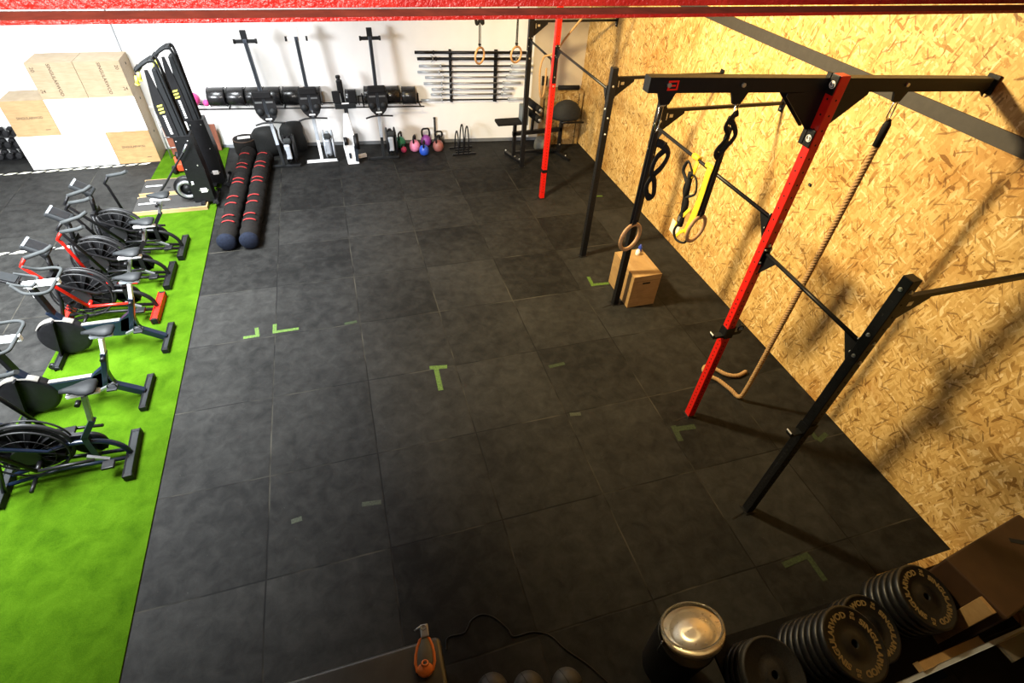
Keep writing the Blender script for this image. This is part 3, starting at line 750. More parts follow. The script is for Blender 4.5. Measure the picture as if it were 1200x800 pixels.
# ================================================================ exercise bikes (local +x points to the handlebars, world -x)
def air_bike(label, y, frame_m, lever_m, stab_m, swing=0.0, seat=.80, dark=True, xr=-.30, group=None, yaw=0.0):
    t = thing('air_bike', label, 'exercise bike', (xr, y, .015), PI + yaw, group)
    # base
    b = MB(); b.beam((.03, -.27, .045), (.03, .27, .045), .075, .055, bev=.012); b.m(1).box((.03, -.265, .045), (.082, .03, .062)).box((.03, .265, .045), (.082, .03, .062)); b.build('rear_stabilizer', [stab_m, M['black']], t)
    b = MB(); b.beam((1.02, -.27, .04), (1.02, .27, .04), .07, .05, bev=.012)
    b.m(1)
    for s_ in (-1, 1): b.cyl((1.07, s_ * .20, .035), (1.07, s_ * .235, .035), .034, 16)
    b.build('front_stabilizer', [stab_m, M['black']], t)
    b = MB()
    b.tube(smooth_path([(.04, 0, .07), (.06, 0, .18), (.14, 0, .28), (.28, 0, .34), (.46, 0, .36)], 6), .024, 10)
    b.tube([(.05, .05, .06), (.56, .06, .12), (1.0, .05, .05)], .019, 10); b.tube([(.05, -.05, .06), (.56, -.06, .12), (1.0, -.05, .05)], .019, 10)
    b.beam((.28, 0, .12), (.26, 0, .42), .05, .06); b.beam((.27, 0, .40), (.12, 0, .60), .045, .06, up=(0, 1, 0))
    b.tube([(.40, .0, .36), (.52, .10, .42), (.80, .13, .62), (.84, .08, .72)], .018, 8); b.tube([(.40, .0, .36), (.52, -.10, .42), (.80, -.13, .62), (.84, -.08, .72)], .018, 8)
    b.tube([(.84, 0, .70), (.80, 0, .90)], .026, 10); b.beam((.84, -.12, .70), (.84, .12, .70), .05, .05)
    b.tube([(1.0, .13, .06), (.86, .15, .40), (.84, .12, .70)], .02, 8); b.tube([(1.0, -.13, .06), (.86, -.15, .40), (.84, -.12, .70)], .02, 8)
    b.build('frame', frame_m, t)
    # fan and its wire cage
    b = MB()
    for s_ in (-1, 1):
        for R in (.10, .20, .29): b.torus((.68, s_ * (.085 - .02 * (R > .28)), .40), R, .0035 if R < .28 else .009, (0, 1, 0), 40, 6)
        for k in range(16):
            a = 2 * PI * k / 16; c_, n_ = math.cos(a), math.sin(a)
            b.tube([(.68 + .10 * c_, s_ * .088, .40 + .10 * n_), (.68 + .285 * c_, s_ * .075, .40 + .285 * n_)], .0022, 5)
        b.cyl((.68, s_ * .075, .40), (.68, s_ * .10, .40), .10, 28)
    b.tube([(.68 + .305 * math.cos(a), 0, .40 + .305 * math.sin(a)) for a in [PI * 2 * k / 40 for k in range(40)]], .018, 6, closed=True, flat=.5)
    b.build('fan_cage', M['cage'], t)
    b = MB()
    b.cyl((.68, -.045, .40), (.68, .045, .40), .05, 16); b.cyl((.68, -.005, .40), (.68, .005, .40), .275, 40)
    for k in range(12):
        a = 2 * PI * k / 12; r_ = Vector((math.cos(a), 0, math.sin(a))); b.beam(Vector((.68, 0, .40)) + r_ * .04, Vector((.68, 0, .40)) + r_ * .25, .09, .003, up=r_.cross(Vector((0, 1, 0))))
    b.build('fan', M['black_matt'], t)
    b = MB(); b.lathe((.30, -.085, .25), [(.0, 0), (.13, 0), (.14, .01), (.14, .03), (.13, .04), (0, .04)], (0, 1, 0), 26)
    b.prism([(.20, -.085, .14), (.70, -.085, .32), (.72, -.085, .46), (.28, -.085, .38)], (0, .04, 0)); b.build('chain_guard', M['black'], t)
    for s_, a in ((-1, .6), (1, .6 + PI)):
        b = MB(); e = Vector((.30 + .17 * math.cos(a), s_ * .10, .25 + .17 * math.sin(a)))
        b.beam((.30, s_ * .10, .25), e, .022, .03, up=(0, 1, 0)); ck = b.build('crank', M['steel'], t)
        b = MB(); b.box(e + Vector((0, s_ * .065, 0)), (.10, .09, .028), bev=.006); b.build('pedal', M['black'], ck)
    # moving arms
    for s_ in (-1, 1):
        sw = swing * s_
        base = Vector((.60, s_ * .22, .34)); bend = Vector((.84 + sw, s_ * .24, .98 - abs(sw) * .15)); g1 = Vector((.76 + sw, s_ * .235, 1.055)); g2 = Vector((.58 + sw, s_ * .20, 1.09)); g3 = Vector((.50 + sw, s_ * .17, 1.13))
        b = MB(); b.tube([base, bend - Vector((.02, 0, .04)), bend, bend + Vector((-.03, 0, .035)), g1], .0175, 10)
        b.tube([base, Vector((.20, s_ * .20, .30))], .015, 8); b.tube([Vector((.60, s_ * .12, .34)), base], .02, 8)
        lv = b.build('arm_lever', lever_m, t)
        b = MB(); b.tube([g1 + (g1 - g2) * .05, g1 * .6 + g2 * .4, g2, g3], .021, 10); b.build('grip', M['grip'], lv)
        b = MB(); b.tube([(.70, s_ * .16, .18), (.70, s_ * .30, .18)], .016, 8); b.build('foot_peg', M['black'], t)
    # console
    b = MB(); R = (0, -.65, 0)
    b.box((.84, 0, 1.03), (.24, .19, .055), rot=R, bev=.018); b.m(1).box((.825, 0, 1.055), (.17, .13, .004), rot=R); b.m(2).box((.90, 0, 1.115), (.02, .17, .006), rot=R); b.m(0).beam((.80, 0, .88), (.85, 0, 1.02), .05, .04)  # thin silver strip stands in for the highlight along the console's upper edge
    b.build('console', [M['dark_grey'], M['black'], M['silver']], t)
    # seat
    pm = frame_m if dark else M['silver']
    b = MB(); b.beam((.14, 0, .58), (.055, 0, seat - .03), .036, .05, up=(0, 1, 0), bev=.004); b.build('seat_post', M['silver'] if not dark else M['steel'], t)
    b = MB(); b.beam((-.07, 0, seat - .01), (.17, 0, seat - .01), .045, .028, bev=.004); b.m(1).cyl((.10, .03, seat - .06), (.10, .085, seat - .06), .02, 12); b.build('seat_slider', [M['white'], M['black']], t)
    saddle(t, .05, seat + .055)
    return t
def saddle(t, x, z, m='dark_grey', w_=1.0):
    b = MB()
    prof = [(-.125, .045, .012), (-.11, .085, .028), (-.06, .098, .036), (0, .080, .034), (.05, .048, .028), (.10, .030, .024), (.14, .020, .014)]
    rg = []
    for px, hw, hh in prof:
        rg.append([Vector((x + px, hw * w_ * math.cos(a), z + hh * math.sin(a) * (1 if math.sin(a) > 0 else .7) - .1 * abs(math.cos(a)) * hw)) for a in [2 * PI * k / 14 for k in range(14)]])
    b.rings(rg); b.m(1).tube([(x - .05, .025, z - .03), (x + .08, .02, z - .03)], .004, 6); b.tube([(x - .05, -.025, z - .03), (x + .08, -.02, z - .03)], .004, 6)
    b.build('saddle', [M[m], M['steel']], t)

air_bike('black air bike with grey grips, farthest back of the bikes', 6.15, M['black'], M['black'], M['black'], swing=.16, xr=-.23, group=None)
air_bike('black air bike standing between the red air bike and the farthest one', 5.48, M['black'], M['black'], M['black'], swing=-.02, xr=-.30)
air_bike('air bike with red arm levers and red floor bars', 4.80, M['black'], M['red'], M['red'], swing=.10, xr=-.33)
air_bike('dark blue air bike with a large fan cage, nearest the camera', 2.54, M['navy'], M['black'], M['dark_grey'], swing=.05, xr=-.19, seat=.93, yaw=.05)

def spin_bike(label, y, xr):
    t = thing('spin_bike', label, 'exercise bike', (xr, y, .015), PI)
    b = MB(); b.beam((.0, -.23, .035), (.0, .23, .035), .06, .045, bev=.012); b.m(1).box((0, -.225, .035), (.066, .04, .052)).box((0, .225, .035), (.066, .04, .052)); b.build('rear_stabilizer', [M['dark_grey'], M['black']], t)
    b = MB(); b.beam((1.05, -.26, .035), (1.05, .26, .035), .06, .045, bev=.012); b.m(1)
    for s_ in (-1, 1): b.cyl((1.10, s_ * .20, .04), (1.10, s_ * .235, .04), .034, 16)
    b.build('front_stabilizer', [M['dark_grey'], M['black']], t)
    b = MB()
    b.beam((.02, 0, .05), (.34, 0, .30), .075, .060, up=(0, 1, 0), bev=.008)
    b.beam((.30, 0, .22), (.14, 0, .66), .05, .075, up=(0, 1, 0), bev=.008)
    b.prism([(.20, -.03, .22), (.42, -.03, .18), (.84, -.03, .25), (.84, -.03, .375), (.38, -.03, .375), (.26, -.03, .42)], (0, .060, 0))
    b.beam((.80, 0, .35), (.93, 0, .62), .05, .08, up=(0, 1, 0), bev=.008)
    b.prism([(.22, -.030, .22), (.40, -.030, .24), (.34, -.030, .40), (.20, -.030, .50)], (0, .060, 0))
    b.build('frame', M['navy'], t)
    b = MB(); b.beam((1.05, .07, .05), (.92, .07, .52), .018, .055, up=(0, 1, 0)); b.beam((1.05, -.03, .045), (1.02, -.03, .10), .07, .06, up=(0, 1, 0)); b.beam((1.05, -.075, .05), (.99, -.075, .20), .014, .06, up=(0, 1, 0)); b.build('fork', M['black'], t)
    b = MB(); b.beam((.36, 0, .384), (.74, 0, .384), .045, .012, bev=.003); b.build('top_strip', M['beige'], t)
    b = MB(); b.lathe((.93, -.05, .265), [(.0, -.012), (.05, -.012), (.06, 0), (.20, .006), (.232, .012), (.238, .02), (.238, .08), (.232, .088), (.20, .094), (.06, .10), (0, .10)], (0, 1, 0), 44)
    b.m(1).cyl((.93, -.063, .265), (.93, -.066, .265), .022, 16); b.build('flywheel', [M['black'], M['yellow_bright']], t)
    b = MB()
    rg = []
    for k in range(15):
        a = math.radians(38 + 92 * k / 14); c_, n_ = math.cos(a), math.sin(a)
        rg.append([Vector((.93 + r_ * c_, yy, .265 + r_ * n_)) for r_, yy in ((.243, -.02), (.252, -.015), (.252, .045), (.243, .05))])
    b.rings(rg, smooth=False); b.build('wheel_shroud', M['beige'], t)
    b = MB(); b.lathe((.33, -.075, .25), [(0, 0), (.09, 0), (.10, .012), (.10, .035), (0, .035)], (0, 1, 0), 26); b.prism([(.30, -.07, .16), (.92, -.07, .20), (.92, -.07, .31), (.32, -.07, .345)], (0, .03, 0)); b.m(1).torus((.35, -.076, .33), .02, .004, (0, 1, 0), 20, 6)
    b.build('chain_guard', [M['navy'], M['silver']], t)
    for s_, a in ((-1, -.4), (1, -.4 + PI)):
        b = MB(); e = Vector((.33 + .17 * math.cos(a + PI / 2 * 0), s_ * .095, .25 + .17 * math.sin(a)))
        b.beam((.33, s_ * .095, .25), e, .022, .03, up=(0, 1, 0)); ck = b.build('crank', M['steel'], t)
        b = MB(); b.box(e + Vector((0, s_ * .06, 0)), (.09, .085, .02), bev=.005); b.torus(e + Vector((0, s_ * .06, .02)), .038, .006, (0, 1, 0), 14, 6)
        b.build('pedal', M['dark_grey'], ck)
    b = MB(); b.beam((.145, 0, .64), (.085, 0, .84), .034, .062, up=(0, 1, 0), bev=.004); b.m(1).cyl((.15, .03, .62), (.15, .085, .62), .022, 12); b.build('seat_post', [M['white'], M['black']], t)
    b = MB(); b.beam((-.02, 0, .86), (.17, 0, .86), .04, .026, bev=.004); b.build('seat_slider', M['silver'], t)
    saddle(t, .07, .92, 'dark_grey', .85)
    b = MB(); b.beam((.90, 0, .56), (.925, 0, .93), .04, .075, up=(0, 1, 0), bev=.004); b.build('head_post', M['black'], t)
    b = MB(); b.beam((.66, 0, .965), (.98, 0, .965), .045, .06, bev=.006); b.beam((.925, 0, .82), (.925, 0, .95), .042, .07, up=(0, 1, 0), bev=.004); b.build('handlebar_slider', M['white'], t)
    b = MB()
    for s_ in (-1, 1):
        b.tube(smooth_path([(.68, 0, .985), (.68, s_ * .10, .985), (.69, s_ * .19, .985), (.76, s_ * .225, .99), (.88, s_ * .21, 1.0), (.94, s_ * .18, 1.04), (.98, s_ * .16, 1.08)], 6), .016, 9)
        b.tube(smooth_path([(.86, 0, .985), (.87, s_ * .08, .99), (.98, s_ * .09, 1.03), (1.04, s_ * .08, 1.06)], 5), .013, 8)
    b.build('handlebar', M['grip'], t)
    b = MB(); b.box((1.07, 0, 1.07), (.20, .15, .022), rot=(0, -.55, 0), bev=.006); b.m(1).box((1.06, 0, 1.084), (.16, .115, .004), rot=(0, -.55, 0)); b.m(0).beam((.97, 0, .98), (1.05, 0, 1.05), .03, .02); b.build('tablet_holder', [M['black'], M['dark_grey']], t)
    return t
spin_bike('navy spin bike with white handlebar slider next to the red air bike', 4.20, -.165)
spin_bike('navy spin bike between another spin bike and the dark blue air bike', 3.35, -.24)

# ================================================================ ski machines on their platforms
def ski(label, y, plat_label, x=-.10, prop=False):
    p_ = thing('platform', plat_label, 'platform', (-.60, y, .015), 0)
    b = MB(); b.box((0, 0, .03), (1.02, .46, .06)); b.build('rubber_top', M['rubber_mat'], p_)
    b = MB(); b.box((0, -.242, .028), (1.06, .022, .058)); b.box((0, .242, .028), (1.06, .022, .058)); b.box((.522, 0, .028), (.022, .46, .058)); b.build('wooden_edge', M['wood'], p_)
    b = MB(); b.cyl((-.12, -.10, .060), (-.12, -.10, .0625), .03, 16); b.m(1).box((-.35, 0, .062), (.24, .03, .004)); b.build('inlay', [M['hole'], M['white']], p_)
    t = thing('ski_machine', label, 'ski machine', (x, y, .076), 0)
    b = MB()  # lower housing and column
    b.prism([(-.15, -.11, .0), (.14, -.11, .0), (.15, -.11, .55), (.12, -.11, 1.05), (-.11, -.11, 1.05), (-.13, -.11, .5)], (0, .22, 0))
    b.m(1)
    for px, pz in ((-.08, .98), (.07, .98), (-.09, .55), (.08, .60), (-.02, .2), (.10, .2), (-.10, .3)): b.cyl((px, -.111, pz), (px, -.117, pz), .010, 8)
    b.m(2).box((.04, -.113, .20), (.09, .004, .07)); b.m(2).box((-.08, -.113, .33), (.03, .004, .05))
    b.build('housing', [M['black'], M['bolt'], M['white']], t, bevel=.006)
    b = MB(); b.prism([(-.11, -.085, 1.04), (.05, -.085, 1.04), (.005, -.085, 1.94), (-.05, -.085, 1.94)], (0, .17, 0)); b.build('column', M['dark_grey'], t, bevel=.008)
    b = MB()  # slim printed side panel
    b.prism([(-.185, -.10, 1.06), (-.02, -.10, .98), (-.04, -.10, 1.50), (-.09, -.10, 1.94), (-.13, -.10, 1.94), (-.195, -.10, 1.45)], (0, .014, 0))
    b.m(1)
    for k in range(3): b.prism([(-.145 + .0, -.1015, 1.485 - k * .045), (-.075, -.1015, 1.50 - k * .045), (-.085, -.1015, 1.475 - k * .045), (-.15, -.1015, 1.462 - k * .045)], (0, .003, 0))
    b.m(2)
    for k in range(9): b.box((-.105 + .001 * k, -.101, 1.335 - k * .030), (.034, .003, .018 if k % 3 else .024))
    b.build('side_panel', [M['black_matt'], M['yellow_bright'], M['white']], t)
    b = MB()
    for s_ in (-.5, .5):
        b.tube(smooth_path([(.07, s_ * .10, .95), (.05, s_ * .12, 1.5), (.03, s_ * .16, 1.98), (-.02, s_ * .17, 2.05), (-.14, s_ * .17, 2.0), (-.24, s_ * .17, 1.93)], 5), .020, 8)
    b.beam((-.02, -.10, 2.045), (-.02, .10, 2.045), .05, .04, bev=.006); b.beam((-.22, -.10, 1.94), (-.22, .10, 1.94), .045, .04, bev=.006)
    b.build('top_arm', M['dark_grey'], t)
    for s_ in (-1, 1):
        b = MB(); b.tube([(-.25, s_ * .085, 1.91), (-.255, s_ * .085, 1.87)], .006, 6); b.m(1).tube([(-.255, s_ * .085, 1.87), (-.275, s_ * .085, 1.77)], .022, 12, rs=[.018, .023]); b.m(1).cyl((-.275, s_ * .085, 1.77), (-.278, s_ * .085, 1.758), .031, 14)
        b.build('pull_handle', [M['black'], M['yellow_bright']], t)
    b = MB(); b.lathe((-.20, -.06, .21), [(0, 0), (.05, 0), (.055, .02), (.17, .02), (.19, .03), (.19, .09), (.17, .10), (.055, .10), (0, .12)], (0, 1, 0), 34); b.m(1).torus((-.20, -.062, .21), .12, .028, (0, 1, 0), 30, 8); b.build('fan_wheel', [M['black'], M['steel']], t)
    b = MB(); b.beam((-.02, -.21, .012), (-.02, .21, .012), .06, .024, bev=.004); b.beam((.15, -.20, .012), (.15, .20, .012), .06, .024, bev=.004)
    for s_ in (-1, 1): b.m(1).cyl((.18, s_ * .20, .03), (.18, s_ * .225, .03), .03, 12).m(0)
    b.build('foot', [M['black'], M['black_matt']], t)
    if prop:
        b = MB()
        for s_ in (-.11, -.03): b.tube([(.06, s_ - .07, .95), (-.08, s_ - .08, .78), (-.45, s_ - .06, .35), (-.70, s_ - .02, .08)], .013, 8)
        b.m(1).tube([(.06, -.19, .96), (-.02, -.19, .85)], .016, 8); b.build('brace_bar', [M['black'], M['steel']], t)
    return t
ski('black ski machine with yellow handles, the one nearer the bikes', 7.52, 'dark rubber platform with wooden edge under the nearer ski machine', prop=True)
ski('black ski machine with yellow handles, the one nearer the rear wall', 8.12, 'dark rubber platform with wooden edge under the farther ski machine', x=.01)
# ================================================================ things along the rear wall
# stacked wooden boxes
TXT = text_mesh('SINGULARWOD', .062, .0006, bold=.0012)
TNUM = {k: text_mesh(k, .07, .0006, bold=.001) for k in ('20', '24', '30')}
def jump_box(x0, x1, z0, z1, face, label, kind='front', tx=True, y0=9.27, dep=.50):
    t = thing('plyometric_box', label, 'box', ((x0 + x1) / 2, y0 + dep / 2, z0), 0)
    W = x1 - x0 - .006; H = z1 - z0 - .003; D = dep
    b = MB()
    b.box((0, 0, H - .009), (W, D, .018)); b.box((0, 0, .009), (W, D, .018))
    b.box((-W / 2 + .009, 0, H / 2), (.018, D, H - .036)); b.box((W / 2 - .009, 0, H / 2), (.018, D, H - .036)); b.box((0, D / 2 - .009, H / 2), (W - .036, .018, H - .036))
    b.m(1).cyl((W / 2 - .001, .03, H * .78), (W / 2 + .0006, .03, H * .78), .022, 18)
    b.build('carcass', [M['wood_pale'], M['hole']], t)
    b = MB(); b.box((0, -D / 2 - .007, H / 2), (W, .014, H)); b.build('front_panel', face, t)
    b = MB(); yy = -D / 2 - .0145
    if kind == 'front':
        add_text(b, TXT, frame((0, yy, H * .52), (1, 0, 0), (0, 0, 1)) @ Matrix.Diagonal((.8, .8, 1, 1)))
        b.build('brand_print', M['print'], t); b = MB(); b.box((W * .27, yy, H * .17), (.07, .0012, .010)); b.build('small_print', M['print'], t)
    else:
        s_ = -1 if kind == 'sideL' else 1
        add_text(b, TXT, frame((.02 * s_, yy, H * .52), (0, 0, -1), (1, 0, 0)) @ Matrix.Diagonal((1.05, 1.05, 1, 1)))
        b.build('brand_print', M['print'], t); b = MB(); add_text(b, TNUM['20'], frame((s_ * W * .40, yy, H * .82), (0, 0, -1), (1, 0, 0)))
        b.build('size_number', M['print'], t); b = MB(); add_text(b, TNUM['24'], frame((s_ * W * .40, yy, H * .22), (1, 0, 0), (0, 0, 1))); b.build('size_number', M['print'], t)
c0, c1, c2, c3 = -3.00, -2.35, -1.70, -1.05
jump_box(c0, c1, 0, .56, M['wood_white'], 'white-fronted wooden jump box, bottom left of the stack beside the dumbbells')
jump_box(c1, c2, 0, .56, M['wood_white'], 'white-fronted wooden jump box, bottom middle of the stack')
jump_box(c2, c3, 0, .56, M['wood_warm'], 'brown wooden jump box at the bottom right of the stack, by the turf')
jump_box(c0 + .05, c1 + .02, .56, 1.12, M['wood'], 'brown wooden jump box on the second row, at its left end')
jump_box(c1 + .02, c2, .56, 1.12, M['wood_white'], 'white-fronted wooden jump box, middle of the second row')
jump_box(c2, c3, .56, 1.12, M['wood_white'], 'white-fronted wooden jump box at the right of the second row')
jump_box(c1 + .02, c2 + .01, 1.12, 1.66, M['wood_pale'], 'pale plywood jump box on top of the stack, left one of two', 'sideL')
jump_box(c2 + .01, c3, 1.12, 1.66, M['wood_pale'], 'pale plywood jump box on top of the stack, right one of two', 'sideR')

# dumbbells at far left: a pile on a low rack
DY = 9.72
t = thing('dumbbell_rack', 'low black three-tier rack holding the dumbbells at the far left', 'rack', (-3.65, DY, 0))
b = MB()
for k in range(3): b.box((0, -.12 + k * .13, .10 + k * .14), (1.1, .13, .012), rot=(.25, 0, 0))
for s_ in (-.54, .54): b.beam((s_, -.16, 0), (s_, .22, .46), .03, .03); b.beam((s_, -.18, .015), (s_, .24, .015), .03, .03)
b.build('frame', M['black'], t)
def dumbbell(x, y, z, label, sc=1.0, c='black_matt'):
    t = thing('dumbbell', label, 'dumbbell', (x, y, z), 0, 'dumbbells on the far left rack')
    for s_ in (-1, 1):
        b = MB(); b.tube([(0, s_ * .055 * sc, 0), (0, s_ * .065 * sc, 0), (0, s_ * .115 * sc, 0), (0, s_ * .125 * sc, 0)], .05, 6, rs=[.038 * sc, .052 * sc, .052 * sc, .040 * sc]); b.build('head', M[c], t)
    b = MB(); b.tube([(0, -.055 * sc, 0), (0, 0, 0), (0, .055 * sc, 0)], .014, 8); b.build('handle', M['chrome'], t)
tiers = ['front tier', 'middle tier', 'top tier']
for k in range(3):
    for j in range(7):
        dumbbell(-3.20 - j * .135, DY - .12 + k * .13, .10 + k * .14 + .062, 'black hexagonal dumbbell on the %s of the far left rack' % tiers[k])

# upper wall ball rail with black cylinders
t = thing('shelf_rail', 'long thin black shelf rail on the rear wall under the black sandbags', 'rack', (0, 0, 0))
def rz_wall(): return math.atan2(-.105, 1)
b = MB()
for dy in (.05, .30): b.tube([(-.45, wy(-.45) - dy, .80), (3.72, wy(3.72) - dy, .80)], .012, 8)
for x in (-.4, .31, 1.24, 2.17, 2.62, 3.65):
    b.beam((x, wy(x) - .03, .80), (x, wy(x) - .31, .80), .02, .02)
    b.beam((x, wy(x) - .012, .60), (x, wy(x) - .012, .95), .03, .02, up=(1, 0, 0))
b.build('rail', M['black'], t)
b = MB()
for x in (2.545, 2.635): b.tube([(x, wy(x) - .18, .80), (x, wy(x) - .18, .96)], .010, 8)
b.tube([(2.545, wy(2.60) - .18, .96), (2.635, wy(2.60) - .18, .96)], .010, 8); b.build('empty_cradle', M['black'], t)
NMS = [(.155, 0, 'first from the left, beside the pink balls'), (.475, 0, 'second from the left'), (.78, 0, 'behind the footplates of the leftmost rower'), (1.075, 0, 'just left of the white-footed rower'), (1.40, 0, 'directly left of the second standing rower'), (1.76, .0, 'behind the second standing rower'), (2.42, 0, 'behind the white rower console'), (2.80, .0, 'left of the fourth rower rail'), (3.16, .0, 'just right of the fourth rower rail'), (3.46, -.01, 'rightmost, next to the barbells')]
for i, (x, dz, w_) in enumerate(NMS):
    L_ = .29 if i != 6 else .20; R_ = .155 if i != 6 else .13
    if i >= 8: L_ = .26
    t = thing('sandbag', 'black cylindrical sandbag on the wall shelf, ' + w_, 'sandbag', (x, wy(x) - .18, .815 + R_ + dz), rz_wall() + (.12 if i == 8 else 0), 'black cylindrical sandbags on the wall shelf')
    b = MB(); b.lathe((-L_ / 2, 0, 0), [(.0, .004), (R_ * .8, .0), (R_ * .95, .006), (R_, .02), (R_ * 1.012, L_ / 2), (R_, L_ - .02), (R_ * .95, L_ - .006), (R_ * .8, L_), (0, L_ - .004)], (1, 0, 0), 32); b.build('drum', M['black_gloss'], t)
    b = MB(); b.torus((-L_ / 2 + .012, 0, 0), R_, .005, (1, 0, 0), 32, 6); b.torus((L_ / 2 - .012, 0, 0), R_, .005, (1, 0, 0), 32, 6); b.build('seam', M['black_matt'], t)
for x, z, r, lb in ((-.26, .955, .115, 'bright pink slam ball on the wall shelf beside the ski machines'), (-.155, .95, .0, ''), (.0 - .06, .865, .055, 'small hot pink ball on the wall shelf left of the sandbags')):
    if not r: continue
    b = MB(); b.ball((x, wy(x) - .18, .815 + r), r); b.torus((x, wy(x) - .18, .815 + r), r * .995, .003, (1, 0, .3)); tag(b.build('slam_ball', M['hot_pink']), lb, 'ball')
b = MB(); b.cyl((-.42, wy(-.42) - .18, .985), (-.30 - .06, wy(-.36) - .18, .985), .11, 22); o = b.build('clear_bucket', M['silver']); tag(o, 'grey rounded bucket on the wall shelf behind the pink ball', 'bucket')
o.location.z -= .04; o.location.x -= .04

# barbells on the wall
XA, XB = 4.28, 5.13
t = thing('barbell_rack', 'black wall rack with two uprights carrying nine barbells', 'rack', (0, 0, 0))
ZS = [1.66, 1.555, 1.435, 1.335, 1.24, 1.135, 1.03, .935, .835]
for x in (XA, XB):
    b = MB(); b.box((x, wy(x) - .016, 1.24), (.06 if x == XB else .045, .03, .92), rot=(0, 0, rz_wall()))
    for z in ZS: b.beam((x, wy(x) - .03, z - .030), (x, wy(x) - .115, z - .022), .03, .014); b.beam((x, wy(x) - .112, z - .025), (x, wy(x) - .115, z + .012), .03, .008, up=(1, 0, 0))
    b.build('upright', M['black'], t)
BB = [(3.63, 5.73, 'black', 'black', 'topmost thick black barbell on the wall rack'), (3.67, 5.78, 'black', 'black', 'black barbell with collar clips, second from the top of the wall rack'),
      (3.69, 5.82, 'silver', 'dark_grey', 'black-shafted barbell with silver left sleeve, third from the top'), (3.66, 5.80, 'silver', 'dark_grey', 'black-shafted barbell with long silver sleeves, fourth from the top'),
      (3.79, 5.68, 'dark_grey', 'silver', 'shorter silver barbell in the middle of the wall rack'), (3.76, 5.62, 'dark_grey', 'silver', 'shorter silver barbell, sixth from the top of the wall rack'),
      (3.90, 5.48, 'silver', 'silver', 'short silver training barbell, seventh from the top'), (3.88, 5.45, 'silver', 'silver', 'shortest silver barbell, second from the bottom of the wall rack'),
      (3.69, 5.79, 'silver', 'dark_grey', 'black-shafted barbell at the bottom of the wall rack')]
for i, ((xa, xb, sm, sh, lb), z) in enumerate(zip(BB, ZS)):
    xc = (xa + xb) / 2; L_ = xb - xa
    t = thing('barbell', lb, 'barbell', (xc, wy(xc) - .078, z + (.002 if i > 1 else .004)), rz_wall(), 'barbells on the wall rack')
    sl = .40 if i in (2, 3, 8) else (.34 if i < 6 else .20)
    shaft_m = M['black'] if i in (0, 1, 2, 3, 8) else M['steel']
    b = MB(); r = .025 if i < 2 else .014; b.tube([(-L_ / 2 + sl, 0, 0), (L_ / 2 - sl, 0, 0)], r, 12); b.build('shaft', shaft_m, t)
    for s_ in (-1, 1):
        b = MB(); x1 = s_ * L_ / 2; x0 = s_ * (L_ / 2 - sl)
        smt = M['black'] if i < 2 else M['silver']
        b.tube([(x0, 0, 0), (x1, 0, 0)], .0265 if i < 2 else .023, 14); b.tube([(x0 - s_ * .012, 0, 0), (x0 + s_ * .012, 0, 0)], .034, 14)
        if i == 1: b.m(1).torus((x0 + s_ * .06, 0, 0), .034, .008, (1, 0, 0), 16, 6); b.tube([(x0 + s_ * .06, 0, .03), (x0 + s_ * .10, -.01, .055)], .006, 6); b.tube([(x0 + s_ * .06, 0, -.03), (x0 + s_ * .10, -.01, -.055)], .006, 6)
        b.build('sleeve', [smt, M['steel']], t)

